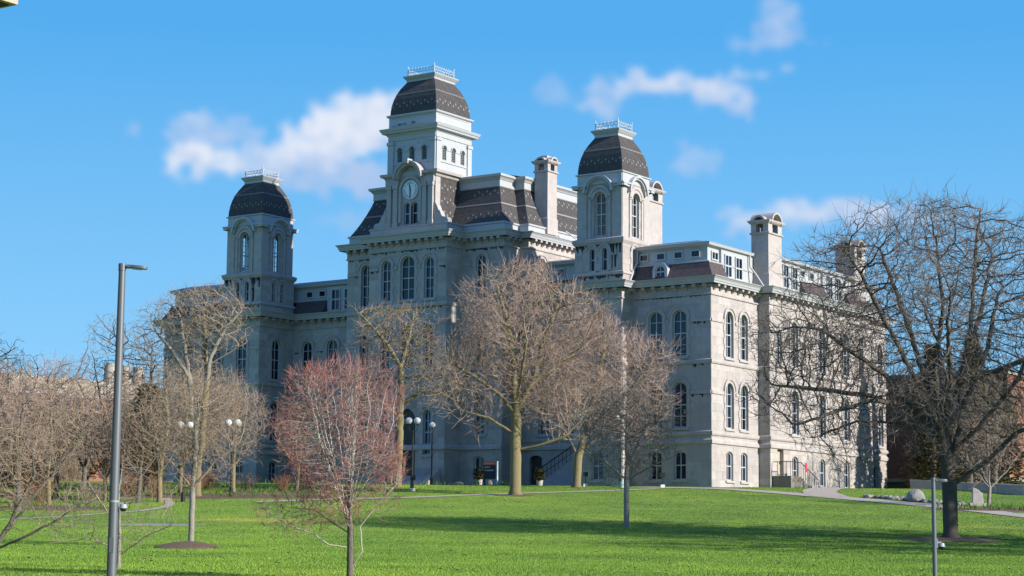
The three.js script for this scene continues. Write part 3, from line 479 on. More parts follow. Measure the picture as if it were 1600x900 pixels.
function dome(cx, cz, base, prof, bandY, zigY, gap, s, cap, rw, ry, rh) {
  const at = (w) => [[cx - w, cz + w], [cx + w, cz + w], [cx + w, cz - w], [cx - w, cz - w]], O = at(0.001).map(([x, z]) => [x, z]);
  const run = (p) => new MB().molding(at(0.5), p.map(([w, y]) => [w - 0.5, y]), true).build();
  hp('dome_base', run(base), M.paint); hp('dome', run(prof), M.slate); hp('dome_cap', run(cap), M.paint);
  const wAt = (y) => { for (let i = 0; i < prof.length - 1; i++) if (y <= prof[i + 1][1]) return lerp(prof[i][0], prof[i + 1][0], (y - prof[i][1]) / (prof[i + 1][1] - prof[i][1])); return prof.at(-1)[0]; };
  const m = new MB(); for (const [k, c, mid] of [['f', cz, cx], ['s', cx, -cz], ['l', cx, cz], ['k', cz, -cx]]) { const w = wAt(zigY); slateRows(m, FRAME[k](c), wAt, mid - w, mid + w, zigY, gap, s); const P = FRAME[k](c), wb = wAt(bandY); for (let u = -wb + 0.06; u < wb; u += 0.2) { const d = (a, b) => P(mid + u + a, bandY + b, wAt(bandY + b) + 0.02); m.quad(d(-0.075, 0.05), d(0.075, 0.05), d(0.06, -0.05), d(-0.06, -0.05)); } }
  hp('slate_pattern', m.build(), M.slatePale).userData.kind = 'stuff';
  // cast-iron cresting: posts with ball finials, rails and a row of rings
  const c = new MB(), Q = at(rw);
  for (let i = 0; i < 4; i++) {
    const a = Q[i], b = Q[(i + 1) % 4], dx = b[0] - a[0], dz = b[1] - a[1], n = Math.max(5, Math.round(Math.hypot(dx, dz) / 0.3));
    c.tube([[a[0], ry - 0.02, a[1]], [a[0], ry + rh * 1.1, a[1]]], 0.032, 6); c.tube([[a[0], ry + rh * 1.08, a[1]], [a[0], ry + rh * 1.14, a[1]], [a[0], ry + rh * 1.22, a[1]]], [0.02, 0.07, 0.01], 6);
    for (const y of [0.08, 0.42, 0.78]) c.tube([[a[0], ry + rh * y, a[1]], [b[0], ry + rh * y, b[1]]], 0.019, 4);
    for (let k = 0; k < n; k++) { const t = (k + 0.5) / n, ring = []; for (let j = 0; j <= 8; j++) { const an = j / 8 * Math.PI * 2, u = t + Math.cos(an) * 0.4 / n; ring.push([a[0] + dx * u, ry + rh * 0.6 + Math.sin(an) * rh * 0.19, a[1] + dz * u]); } c.tube(ring, 0.017, 4); const f = [a[0] + dx * t, a[1] + dz * t]; c.tube([[f[0], ry, f[1]], [f[0], ry + rh * 0.42, f[1]]], 0.016, 4); c.tube([[f[0], ry + rh * 0.78, f[1]], [f[0], ry + rh * 1.0, f[1]]], [0.03, 0.01], 4); }
  }
  hp('cresting', c.build(), M.ironPale);
}
sideTower(-8.27); sideTower(-42.27);

// ---- chimneys with lantern tops
function chimney(x0, x1, z0, z1, y0, collar, top, mat = M.stone) {
  const sq = [[x0, z1], [x1, z1], [x1, z0], [x0, z0]], cx = (x0 + x1) / 2, cz = (z0 + z1) / 2, w = (x1 - x0) / 2, d = (z1 - z0) / 2;
  const shaft = hp('chimney', new MB().molding(sq, [[0.06, y0], [0.06, y0 + 1.2], [0, y0 + 1.3], [0, collar - 0.1], [0.1, collar - 0.04], [0.1, collar + 0.06], [0, collar + 0.1]], true).build(), mat);
  const H = top - collar - 0.65, ch = new MB();
  for (const [a, b] of [[-1, -1], [1, -1], [1, 1], [-1, 1]]) ch.box(cx + a * w * 0.72 - w * 0.3, cx + a * w * 0.72 + w * 0.3, collar, collar + H, cz + b * d * 0.72 - d * 0.3, cz + b * d * 0.72 + d * 0.3);
  ch.molding(sq, [[0.02, collar + H * 0.9], [0.12, collar + H], [0.2, collar + H + 0.1], [0.22, collar + H + 0.2], [-0.2, collar + H + 0.24]], true); ch.box(cx - w * 0.5, cx + w * 0.5, top - 0.3, top, cz - d * 0.5, cz + d * 0.5); part(shaft, 'lantern', ch.build(), mat);
  const hood = (r, len, turn) => { const s = new THREE.Shape(); s.absarc(0, 0, r, 0, Math.PI); s.lineTo(-r + 0.14, 0); s.absarc(0, 0, r - 0.14, Math.PI, 0, true); s.lineTo(r, 0); return new THREE.ExtrudeGeometry(s, { depth: len, bevelEnabled: false, curveSegments: 8 }).translate(0, 0, -len / 2).rotateY(turn).translate(cx, collar + H, cz); };
  part(shaft, 'cap', mergeGeometries([hood(w * 0.8, 2 * d + 0.44, 0), hood(d * 0.8, 2 * w + 0.44, Math.PI / 2)]), mat);
}
chimney(-0.5, 0.88, -9.1, -7.0, 14.3, 18.5, 19.9); chimney(-0.9, 0.7, -23.9, -22.0, 14.3, 18.6, 20.0); chimney(-18.0, -16.8, -6.1, -4.8, 19.6, 24.5, 25.8); chimney(-7.9, -6.55, -4.6, -2.6, 15, 20.9, 22.3, M.stone); chimney(-46.4, -45.0, -3.4, -2.0, 15, 17.6, 18.9);

// ---- clock stage and belfry
{
  const cx = -25.22, zf = 1.4, P = FRAME.f(zf), w = 2.35;
  wall('f', zf, cx - w, cx + w, 19.3, 24.0, [{ u: cx - 0.36, y0: 20.2, y1: 21.9, w: 0.58, t: 'arch', bars: 'single', trim: false, recess: 0.2, sill: false }, { u: cx + 0.36, y0: 20.2, y1: 21.9, w: 0.58, t: 'arch', bars: 'single', trim: false, recess: 0.2, sill: false }], { thick: 0.6, name: 'clock_stage', course: 0.6 });
  const q = new MB(); // pedestals, paired pilasters, imposts
  q.obox(P, cx - 3.6, cx + 3.6, 19.3, 20.0, -0.3, 0.12);
  for (const s of [-1, 1]) { for (const a of [1.38, 2.0]) { q.obox(P, cx + s * a - 0.2, cx + s * a + 0.2, 20.0, 23.2, 0, 0.2); q.obox(P, cx + s * a - 0.25, cx + s * a + 0.25, 20.0, 20.35, 0, 0.26); q.obox(P, cx + s * a - 0.26, cx + s * a + 0.26, 23.0, 23.3, 0, 0.27); } q.obox(P, cx + s * 1.69 - 0.62, cx + s * 1.69 + 0.62, 23.3, 23.75, 0, 0.24); }
  q.obox(P, cx - 0.07, cx + 0.07, 20.2, 21.9, -0.2, 0.06); hp('pilaster', q.build(), M.trimStone);
  const ring = (r0, r1, d, y, z0 = 0) => { const s = new THREE.Shape(); s.absarc(0, 0, r1, 0, Math.PI); s.lineTo(-r0, 0); s.absarc(0, 0, r0, Math.PI, 0, true); s.lineTo(r1, 0); return new THREE.ExtrudeGeometry(s, { depth: d, bevelEnabled: false, curveSegments: 16 }).translate(cx, y, zf + z0); };
  hp('clock_surround', mergeGeometries([ring(0.86, 1.08, 0.16, 22.85), new THREE.BoxGeometry(0.22, 2.5, 0.16).translate(cx - 0.97, 21.6, zf + 0.08).toNonIndexed(), new THREE.BoxGeometry(0.22, 2.5, 0.16).translate(cx + 0.97, 21.6, zf + 0.08).toNonIndexed()].map((g) => g.index ? g.toNonIndexed() : g)), M.trimStone);
  // arched pediment over the clock, its sides running on as the stage's cornice
  hp('pediment', mergeGeometries([ring(1.0, 1.25, 0.55, 23.7, -0.1), ring(1.2, 1.36, 0.72, 23.7, -0.1)].map((g) => g.index ? g.toNonIndexed() : g)), M.trimStone);
  hp('keystone', new MB().box(cx - 0.2, cx + 0.2, 24.8, 25.18, zf + 0.1, zf + 0.75).build(), M.trimStone);
  const st = (x0, x1) => [[x0, -3.6], [x0, zf], [x1, zf], [x1, -3.6]];
  for (const [a, b] of [[cx - w, cx - 1.2], [cx + 1.2, cx + w]]) hp('stage_cornice', new MB().molding(a < cx - 2 ? [[a, -3.6], [a, zf], [b, zf]] : [[a, zf], [b, zf], [b, -3.6]], [[0.02, 23.7], [0.1, 23.76], [0.16, 23.9], [0.36, 23.98], [0.4, 24.1], [0.42, 24.2], [-0.1, 24.26]], false).build(), M.trimStone);
  // scroll buttresses
  for (const s of [-1, 1]) { const sh = new THREE.Shape(); sh.moveTo(0, 0); sh.lineTo(1.2, 0); sh.bezierCurveTo(1.35, 0.35, 1.05, 0.55, 0.85, 0.5); sh.bezierCurveTo(0.45, 0.55, 0.62, 1.0, 0.3, 1.1); sh.bezierCurveTo(0.25, 1.35, 0.1, 1.5, 0, 1.75); sh.lineTo(0, 0); const pts = sh.getPoints(6).map((p) => new THREE.Vector2(p.x * s, p.y)); hp('scroll_buttress', new THREE.ExtrudeGeometry(new THREE.Shape(pts), { depth: 0.5, bevelEnabled: false }).translate(cx + s * w, 20.0, zf - 0.45), M.trimStone); }
  hp('clock_stage_body', new MB().box(cx - w + 0.03, cx + w - 0.03, 19.0, 24.05, -3.4, zf - 0.58).build(), M.slate);
  const pat = new MB(); for (const y of [20.9, 21.9, 22.9]) slateRows(pat, FRAME.s(cx + w - 0.03), () => 0, -0.75, 2.4, y, 0.36, 0.2); hp('slate_pattern', pat.build(), M.slatePale).userData.kind = 'stuff';
  // the dial
  const cv = document.createElement('canvas'); cv.width = cv.height = 256; const k = cv.getContext('2d'); k.fillStyle = '#cfd6d6'; k.fillRect(0, 0, 256, 256); k.fillStyle = '#20242a'; k.font = 'bold 38px serif'; k.textAlign = 'center'; k.textBaseline = 'middle';
  ['XII', 'I', 'II', 'III', 'IIII', 'V', 'VI', 'VII', 'VIII', 'IX', 'X', 'XI'].forEach((t, i) => { k.save(); k.translate(128, 128); k.rotate(i * Math.PI / 6); k.translate(0, -95); k.fillText(t, 0, 0); k.restore(); });
  k.lineWidth = 3; k.strokeStyle = '#20242a'; k.beginPath(); k.arc(128, 128, 122, 0, 7); k.stroke();
  const ct = new THREE.CanvasTexture(cv); ct.colorSpace = THREE.SRGBColorSpace;
  const dial = hp('clock_dial', new THREE.CylinderGeometry(0.78, 0.78, 0.06, 40).rotateX(Math.PI / 2).translate(cx, 22.85, zf + 0.06), M.trimStone);
  part(dial, 'clock_face', new THREE.CircleGeometry(0.74, 40).translate(cx, 22.85, zf + 0.094), new THREE.MeshStandardMaterial({ map: ct, roughness: 0.4 }));
  const hand = (len, ang, wd, z) => { const g = new THREE.BufferGeometry().copy(new THREE.ExtrudeGeometry(new THREE.Shape([[-wd, -0.12], [wd, -0.12], [wd * 1.2, len * 0.6], [0, len], [-wd * 1.2, len * 0.6]].map((p) => new THREE.Vector2(...p))), { depth: 0.015, bevelEnabled: false })); return g.rotateZ(ang).translate(cx, 22.85, zf + z); };
  part(dial, 'clock_hand', hand(0.52, 0.2, 0.045, 0.105), M.iron); part(dial, 'clock_hand', hand(0.66, Math.PI, 0.035, 0.125), M.iron);

  // belfry
  const bx = -25.3, bz = -1.02, h = 2.28, sq = (g) => [[bx - g, bz + g], [bx + g, bz + g], [bx + g, bz - g], [bx - g, bz - g]];
  for (const [kk, c, m] of [['f', bz + h, bx], ['s', bx + h, -bz], ['l', bx - h, bz], ['k', bz - h, -bx]]) {
    const ops = [-1.18, 0, 1.18].map((a) => ({ u: m + a, y0: 25.15, y1: 26.28, w: 0.5, t: 'arch', glaze: false }));
    wall(kk, c, m - h + (kk === 'f' || kk === 'k' ? 0 : 0.3), m + h - (kk === 'f' || kk === 'k' ? 0 : 0.3), 23.9, 28.9, ops, { thick: 0.3, plain: true, mat: M.paint, name: 'belfry_wall' });
    const Q = FRAME[kk](c), t = new MB();
    for (const s of [-1, 1]) { t.obox(Q, m + s * (h - 0.27) - 0.26, m + s * (h - 0.27) + 0.26, 24, 26.7, 0, 0.1); t.obox(Q, m + s * (h - 0.27) - 0.32, m + s * (h - 0.27) + 0.32, 26.55, 26.78, 0, 0.17); }
    t.obox(Q, m - h, m + h, 24.0, 24.3, 0, 0.14); t.obox(Q, m - h + 0.5, m + h - 0.5, 24.95, 25.05, 0, 0.06); t.obox(Q, m - h, m + h, 26.85, 27.25, 0, 0.06);
    for (const a of [-1.77, -0.59, 0.59, 1.77]) t.obox(Q, m + a - (Math.abs(a) > 1 ? 0.12 : 0.3), m + a + (Math.abs(a) > 1 ? 0.12 : 0.3), 25.93, 25.99, 0, 0.04);
    t.obox(Q, m - h + 0.3, m + h - 0.3, 28.0, 28.04, 0, 0.03); t.obox(Q, m - h + 0.3, m + h - 0.3, 28.6, 28.64, 0, 0.03);
    for (const a of [-1.18, 0, 1.18]) { const lv = new MB(); for (let y = 25.2; y < 26.2; y += 0.13) { const d = (u, yy, dd) => Q(m + a + u, yy, dd); lv.quad(d(-0.25, y, -0.06), d(0.25, y, -0.06), d(0.25, y + 0.07, -0.16), d(-0.25, y + 0.07, -0.16)); } hp('louvre', lv.build(), M.paint); }
    hp('belfry_trim', t.build(), M.paint);
    
    for (const a of [-1.18, 0, 1.18]) { const s = new THREE.Shape(); s.absarc(0, 0, 0.34, 0, Math.PI); s.lineTo(-0.25, 0); s.absarc(0, 0, 0.25, Math.PI, 0, true); s.lineTo(0.34, 0); hp('louvre_hood', new THREE.ExtrudeGeometry(s, { depth: 0.07, bevelEnabled: false, curveSegments: 8 }).rotateY(TURN[kk]).translate(...Q(m + a, 26.03, 0)), M.paint); }
  }
  hp('belfry_core', new MB().box(bx - 1.9, bx + 1.9, 24.2, 28.6, bz - 1.9, bz + 1.9).build(), M.louvre);
  hp('belfry_cornice', new MB().molding(sq(h), [[0.02, 27.2], [0.1, 27.25], [0.14, 27.36], [0.4, 27.42], [0.42, 27.54], [0.48, 27.58], [0.54, 27.72], [0.55, 27.78], [-0.05, 27.86]], true).build(), M.paint);
  dome(bx, bz, [[2.3, 28.7], [2.42, 28.78], [2.44, 28.9], [2.2, 28.96]], [[2.22, 28.9], [2.2, 29.3], [2.14, 29.75], [2.04, 30.2], [1.88, 30.66], [1.68, 31.1], [1.42, 31.5], [1.28, 31.72]], 30.6, 29.6, 0.34, 0.19, [[1.24, 31.62], [1.34, 31.66], [1.36, 31.8], [1.42, 31.86], [1.55, 32.02], [1.57, 32.1], [1.1, 32.12], [0, 32.14]], 1.28, 32.12, 0.66);
}
// peeling patches on the shaded belfry frieze, where bare boards show
{ const m = new MB(), r = rng(5); for (const [u, y, w, h] of [[-27.1, 28.05, 0.5, 0.1], [-26.55, 28.12, 0.6, 0.18], [-26.1, 28.12, 0.5, 0.14], [-25.2, 28.16, 0.5, 0.22], [-26.0, 26.35, 0.1, 0.14], [-24.7, 26.5, 0.1, 0.16]]) { const c = []; for (let k = 0; k < 9; k++) { const a = k / 9 * 6.283, q = 0.6 + r() * 0.5; c.push([u + Math.cos(a) * w / 2 * q, y + Math.sin(a) * h / 2 * q]); } for (let k = 0; k < 9; k++) { const a = c[k], b = c[(k + 1) % 9]; m.tri([u, y, 1.266], [a[0], a[1], 1.266], [b[0], b[1], 1.266]); } } hp('peeling_patch', m.build(), std([0.102, 0.102, 0.1062], 0.9)); }

// ---- doors
{
  const d = hp('door', new MB().box(-26.1, -24.3, 0.9, 6.0, 1.28, 1.36).build(), M.door); part(d, 'handle', new MB().box(-25.05, -24.98, 2.0, 2.3, 1.36, 1.42).build(), M.iron);
  const e = hp('door', new MB().box(-16.95, -15.85, -0.2, 2.6, -3.2, -3.12).build(), M.door); part(e, 'handle', new MB().box(-16.05, -16.0, 1.0, 1.25, -3.12, -3.07).build(), M.iron);
  const f = hp('door', new MB().box(0.55, 0.62, 1.0, 3.05, -9.05, -8.05).build(), std([0.3825, 0.34, 0.238], 0.6)); part(f, 'handle', new MB().box(0.62, 0.67, 1.9, 2.1, -8.95, -8.9).build(), M.iron);
}
// ---- entrance steps (parts of the hall)
{
  const st = new MB(); const N = 7; for (let k = 0; k < N; k++) st.box(-28.2, -22.3, -0.3, 1.05 - k * 0.16, 1.7 + k * 0.34, 1.7 + (k + 1) * 0.34 + 0.02); hp('entrance_steps', st.build(), M.trimStone);
  const ck = new MB(); for (let k = 0; k < 6; k++) ck.box(-22.3, -21.8, -0.4, 1.5 - k * 0.22, 1.72 + k * 0.3, 1.72 + (k + 1) * 0.3); ck.box(-22.35, -21.75, -0.5, 0.18, 1.72, 4.0); hp('step_cheek', ck.build(), M.trimStone);
  const c2 = new MB(); for (let k = 0; k < 6; k++) c2.box(-28.7, -28.2, -0.4, 1.5 - k * 0.22, 1.72 + k * 0.3, 1.72 + (k + 1) * 0.3); hp('step_cheek', c2.build(), M.trimStone);
  // outside stair up the right link wall, with iron rail
  const s2 = new MB(); for (let k = 0; k < 16; k++) s2.box(-15.4 + k * 0.3, -15.4 + (k + 1) * 0.3 + 0.01, -0.4, 0.35 + k * 0.17, -2.8, -1.3); s2.box(-15.9, -11.2, -0.4, 0.3, -1.3, 0.1); s2.box(-15.9, -11.4, -0.4, 0.15, 0.1, 0.5); hp('outside_stair', s2.build(), M.trimStone);
  const rl = new MB(); rl.tube([[-15.4, 1.35, -1.35], [-10.7, 4.0, -1.35]], 0.04, 6); rl.tube([[-15.4, 0.85, -1.35], [-10.7, 3.5, -1.35]], 0.025, 5); for (let k = 0; k <= 14; k++) { const t = k / 14; rl.tube([[-15.4 + 4.7 * t, 0.4 + 2.65 * t, -1.35], [-15.4 + 4.7 * t, 1.35 + 2.65 * t, -1.35]], 0.022, 5); } hp('stair_rail', rl.build(), M.iron);
  // side entrance: landing, flight running along the wall, rail
  const s3 = new MB(); s3.box(0.95, 2.4, -0.6, 1.0, -8.9, -7.2); for (let k = 0; k < 8; k++) s3.box(0.95, 2.4, -0.6, 0.86 - k * 0.15, -8.9 - (k + 1) * 0.36, -8.9 - k * 0.36 + 0.01); hp('side_steps', s3.build(), std([0.2, 0.175, 0.145], 0.92, { map: stoneMap, bumpMap: stoneBump, bumpScale: 0.01 }));
  const r3 = new MB(); r3.tube([[2.35, 2.0, -7.25], [2.35, 2.0, -8.9], [2.35, 0.85, -11.7]], 0.03, 6); r3.tube([[0.98, 2.0, -7.25], [2.35, 2.0, -7.25]], 0.03, 6); for (let k = 0; k <= 5; k++) r3.tube([[2.35, 1.0, -7.25 - k * 0.33], [2.35, 2.0, -7.25 - k * 0.33]], 0.018, 5); for (let k = 1; k <= 8; k++) { const t = k / 8; r3.tube([[2.35, 0.9 - t * 1.15, -8.9 - t * 2.8], [2.35, 2.0 - t * 1.15, -8.9 - t * 2.8]], 0.018, 5); } for (let k = 1; k < 4; k++) r3.tube([[2.35 - k * 0.34, 1.0, -7.25], [2.35 - k * 0.34, 2.0, -7.25]], 0.018, 5); hp('side_rail', r3.build(), M.iron);
  hp('side_kerb', new MB().box(2.42, 2.7, -0.7, 0.35, -10.6, -9.9).box(2.42, 2.75, -0.7, 0.12, -11.4, -10.6).box(2.42, 2.8, -0.7, -0.05, -12.1, -11.4).build(), M.trimStone);
}
log('hall done', hall.children.length);
// ------------------------------------------------------------------ ground
const lawnMap = tex(1024, (u, v) => { const a = tileNoise(u, v, 18, 1.1, 5), b = tileNoise(u, v, 90, 4.4, 3), c = tileNoise(u, v, 7, 8.8, 3); const k = 0.78 + a * 0.34 + b * 0.45; return [k * (0.95 + c * 0.25), k * (0.97 + c * 0.08), k * 0.85]; }, 13);
const soilMap = tex(512, (u, v) => { const a = tileNoise(u, v, 40, 2.1, 4), b = tileNoise(u, v, 110, 5.5, 2); return g3(0.75 + a * 0.5 + b * 0.5); }, 2.5);
const pathMap = tex(512, (u, v) => { const a = tileNoise(u, v, 9, 6.4, 5), b = tileNoise(u, v, 90, 3.7, 2); return g3(0.86 + a * 0.2 + b * 0.18); }, 4);
M.lawn = std([0.165, 0.252, 0.028], 1, { map: lawnMap, vertexColors: true, bumpMap: soilMap, bumpScale: 0.02 });
M.mulch = std([0.1403, 0.0833, 0.051], 1, { map: soilMap, bumpMap: soilMap, bumpScale: 0.03 });
M.concrete = std([0.391, 0.323, 0.2635], 0.95, { map: pathMap });
function wear(x, z) { // thin, yellowed turf: [red, green, blue] factors with ragged outlines
  const spot = (cx, cz, rx, rz) => { const q = ((x - cx) * 0.82 - (z - cz) * 0.57) / rx, p = ((x - cx) * 0.57 + (z - cz) * 0.82) / rz; return 1 - smooth(0.45, 1.1, q * q + p * p + fbm(x * 0.7, z * 0.7, 2.2, 3) * 1.6); };
  const y = Math.max(spot(1.8, 47.8, 3.6, 1.7), spot(30.5, 28, 2.6, 0.9) * 0.8, spot(14.5, 36, 2.5, 1.0) * 0.45), n = fbm(x * 0.16, z * 0.16, 6.1, 4), f = fbm(x * 0.9, z * 0.9, 1.9, 3);
  const k = 1 + n * 0.5 + f * 0.4; return [k * (1 + 0.75 * y + n * 0.3), k * (1 + 0.12 * y), k * (1 + 0.9 * y)];
}
{
  const ss = [], tt = []; for (let s = -80; s < 30; s += 10) ss.push(s); for (let s = 30; s < 170; s += 0.9) ss.push(s); for (let s = 170; s <= 900; s += 35) ss.push(s);
  for (let t = -700; t < -70; t += 35) tt.push(t); for (let t = -70; t < 70; t += 1) tt.push(t); for (let t = 70; t <= 700; t += 35) tt.push(t);
  const p = [], uv = [], c = [], ix = [], W = tt.length;
  for (const s of ss) for (const t of tt) { const x = CX + FH[0] * s - FH[1] * t, z = CZ + FH[1] * s + FH[0] * t; p.push(x, groundAt(x, z), z); uv.push(x, z); const k = Math.abs(t) < 72 && s > 28 && s < 170 ? wear(x, z) : [1, 1, 1]; c.push(...k); }
  for (let i = 0; i < ss.length - 1; i++) for (let j = 0; j < W - 1; j++) { const a = i * W + j, b = a + 1, d = a + W, e = d + 1; ix.push(a, b, d, b, e, d); }
  const g = new THREE.BufferGeometry(); g.setAttribute('position', new THREE.Float32BufferAttribute(p, 3)); g.setAttribute('uv', new THREE.Float32BufferAttribute(uv, 2)); g.setAttribute('color', new THREE.Float32BufferAttribute(c, 3)); g.setIndex(ix); g.computeVertexNormals();
  setting('lawn', g, M.lawn);
}
function ribbon(pts, width, lift) { // a path laid over the ground
  const cv = new THREE.CatmullRomCurve3(pts.map(([x, z]) => new THREE.Vector3(x, 0, z))), n = Math.ceil(cv.getLength() / 0.6), m = new MB(), rows = [];
  for (let i = 0; i <= n; i++) { const q = cv.getPointAt(i / n), t = cv.getTangentAt(i / n), row = []; for (let k = -2; k <= 2; k++) { const o = k / 4 * width * (1 + 0.06 * nz(i * 0.31, k)), x = q.x - t.z * o, z = q.z + t.x * o; row.push([x, groundAt(x, z) + lift, z]); } rows.push(row); }
  for (let i = 0; i < n; i++) for (let k = 0; k < 4; k++) m.quad(rows[i][k], rows[i + 1][k], rows[i + 1][k + 1], rows[i][k + 1]);
  return m.build();
}
const WALK = [[-9, 36], [-6.7, 29.8], [-5.3, 26.8], [-4.2, 22.6], [-2.2, 16.3], [-0.9, 11.2], [-0.2, 6.6]], WALK2 = [[-3, 5.2], [-0.2, 4.6], [2.2, 4.0], [6.4, 5.2], [13, 8.5], [17.3, 10.7], [20.8, 12.3], [24.7, 14.6], [28.2, 17.3], [32, 20.3], [44, 29], [60, 40]];
setting('path', ribbon(WALK, 0.9, 0.03), M.concrete); setting('path', ribbon(WALK2, 1.9, 0.034), M.concrete);
setting('path', ribbon([[13, 8.5], [9.5, 3], [6, -6], [3.6, -11.2]], 2.2, 0.042), M.concrete);
setting('path', ribbon([[-6, 64], [-6.6, 57.8], [-7.1, 55.1], [-7.2, 52.2], [-7.7, 48.8], [-8.3, 45.6], [-10.6, 41.3], [-16, 36]], 0.5, 0.03), M.concrete);
function blob(cx, cz, rx, rz, lift, sd, bulge = 0) { // a bed with a ragged edge
  const m = new MB(), r = rng(sd), N = 34, ring = (f) => { const o = []; for (let k = 0; k < N; k++) { const a = k / N * Math.PI * 2, q = f * (1 + 0.14 * fbm(Math.cos(a) * 1.7 + sd, Math.sin(a) * 1.7, 1.1, 3)), dx = Math.cos(a) * rx * q, dz = Math.sin(a) * rz * q, x = cx + dx * 0.82 + dz * 0.57, z = cz - dx * 0.57 + dz * 0.82; o.push([x, groundAt(x, z) + (f > 0.99 ? 0.004 : lift + bulge * (1 - f * f)), z]); } return o; };
  const R = [0.08, 0.4, 0.75, 0.93, 1].map(ring); for (let i = 0; i < R.length - 1; i++) for (let k = 0; k < N; k++) { const l = (k + 1) % N; m.quad(R[i][k], R[i + 1][k], R[i + 1][l], R[i][l]); } for (let k = 0; k < N; k++) m.tri(R[0][0], R[0][k], R[0][(k + 1) % N]);
  return m.build();
}
for (const [x, z, rx, rz, s, b] of [[33.6, 40.6, 2.1, 1.7, 3, 0.1], [17.6, 69.0, 1.15, 1.5, 4, 0.2], [-1.9, 20.9, 1.2, 1.0, 5, 0.05], [25.9, 12.6, 5.2, 1.5, 6, 0.05], [-13.5, 46.8, 3.2, 2.2, 7, 0.05], [-15, 33.5, 7.5, 2.6, 8, 0.05], [-14.5, 28, 4.2, 1.6, 9, 0.05], [-5.2, 9, 0.8, 0.7, 10, 0.03], [-24, 8.4, 8, 2.2, 11, 0.03]]) setting('mulch_bed', blob(x, z, rx, rz, 0.03, s, b), M.mulch);
setting('bare_soil', blob(0.9, 53.4, 2.2, 0.9, 0.02, 31), std([0.2805, 0.255, 0.2125], 1, { map: soilMap, bumpMap: soilMap, bumpScale: 0.02 }));

// short turf standing on the slope that faces the lens
{
  const r = rng(515), m = new MB(); for (let k = 0; k < 6; k++) { const a = r() * 6.28, d = 0.02 + r() * 0.04, x = Math.cos(a) * d, z = Math.sin(a) * d, h = 0.022 + r() * 0.024, w = 0.005 + r() * 0.003, b = r() * 6.28, lx = Math.cos(b) * 0.02, lz = Math.sin(b) * 0.02, cx = Math.sin(b) * w, cz = -Math.cos(b) * w; m.tri([x - cx, 0, z - cz], [x + cx, 0, z + cz], [x + lx, h, z + lz]); }
  const N = 300000, im = new THREE.InstancedMesh(m.build(), std([0.1658, 0.2762, 0.0289], 0.9, { side: THREE.DoubleSide }), N), q = new THREE.Matrix4(), col = new THREE.Color(); let n = 0;
  const onPath = (x, z) => { for (const P of [WALK, WALK2]) for (let i = 0; i < P.length - 1; i++) { const a = P[i], b = P[i + 1], dx = b[0] - a[0], dz = b[1] - a[1], t = clamp(((x - a[0]) * dx + (z - a[1]) * dz) / (dx * dx + dz * dz)), e = Math.hypot(x - a[0] - dx * t, z - a[1] - dz * t); if (e < (P === WALK ? 0.5 : 1.05)) return true; } return false; };
  const beds = [[33.6, 40.6, 1.6], [17.6, 69.0, 1.2], [-1.9, 20.9, 1.0], [25.9, 12.6, 2.6], [0.9, 53.4, 1.2], [-13.5, 46.8, 2.2], [-15, 33.5, 3]];
  for (let k = 0; k < N; k++) {
    const s = 40 + Math.pow(r(), 0.85) * 96, t = (r() - 0.5) * 0.62 * s, x = CX + FH[0] * s - FH[1] * t, z = CZ + FH[1] * s + FH[0] * t;
    if (onPath(x, z) || (z < 0.5 && x < 1.5) || beds.some((b) => (x - b[0]) ** 2 + (z - b[1]) ** 2 < b[2] * b[2])) continue;
    const w = wear(x, z), e = 0.8 + r() * 0.55, f = 0.82 + r() * 0.36; q.makeRotationY(r() * 6.28).scale(new THREE.Vector3(e * 1.3, e, e * 1.3)).setPosition(x, groundAt(x, z) - 0.004, z); im.setMatrixAt(n, q); im.setColorAt(n, col.setRGB(w[0] * f, w[1] * f, w[2] * f)); n++;
  }
  im.count = n; im.name = 'turf'; im.userData = { kind: 'stuff', label: 'short mown green grass on the slope below the hall', category: 'grass' }; scene.add(im);
}
{ // last year's leaves and dropped twigs lying about
  const r = rng(717), m = new MB(); m.tri([-0.05, 0.012, 0], [0.01, 0.03, 0.04], [0.05, 0.008, 0]); m.tri([-0.05, 0.012, 0], [0.05, 0.008, 0], [-0.005, 0.025, -0.035]);
  const N = 900, im = new THREE.InstancedMesh(m.build(), std([0.2, 0.15, 0.085], 0.95, { side: THREE.DoubleSide }), N), q = new THREE.Matrix4(), c = new THREE.Color();
  for (let k = 0; k < N; k++) { const s = 42 + r() * 92, t = (r() - 0.5) * 0.6 * s, x = CX + FH[0] * s - FH[1] * t, z = CZ + FH[1] * s + FH[0] * t, e = 0.6 + r() * 1.1, w = 0.35 + r() * 1.3; q.makeRotationY(r() * 6.28).scale(new THREE.Vector3(e, e, e)).setPosition(x, groundAt(x, z) + 0.012, z); im.setMatrixAt(k, q); im.setColorAt(k, c.setRGB(w, w * 0.95, w * 0.85)); }
  im.name = 'leaf_litter'; im.userData = { kind: 'stuff', label: 'dry leaves scattered over the lawn', category: 'leaves' }; scene.add(im);
}
log('ground done');

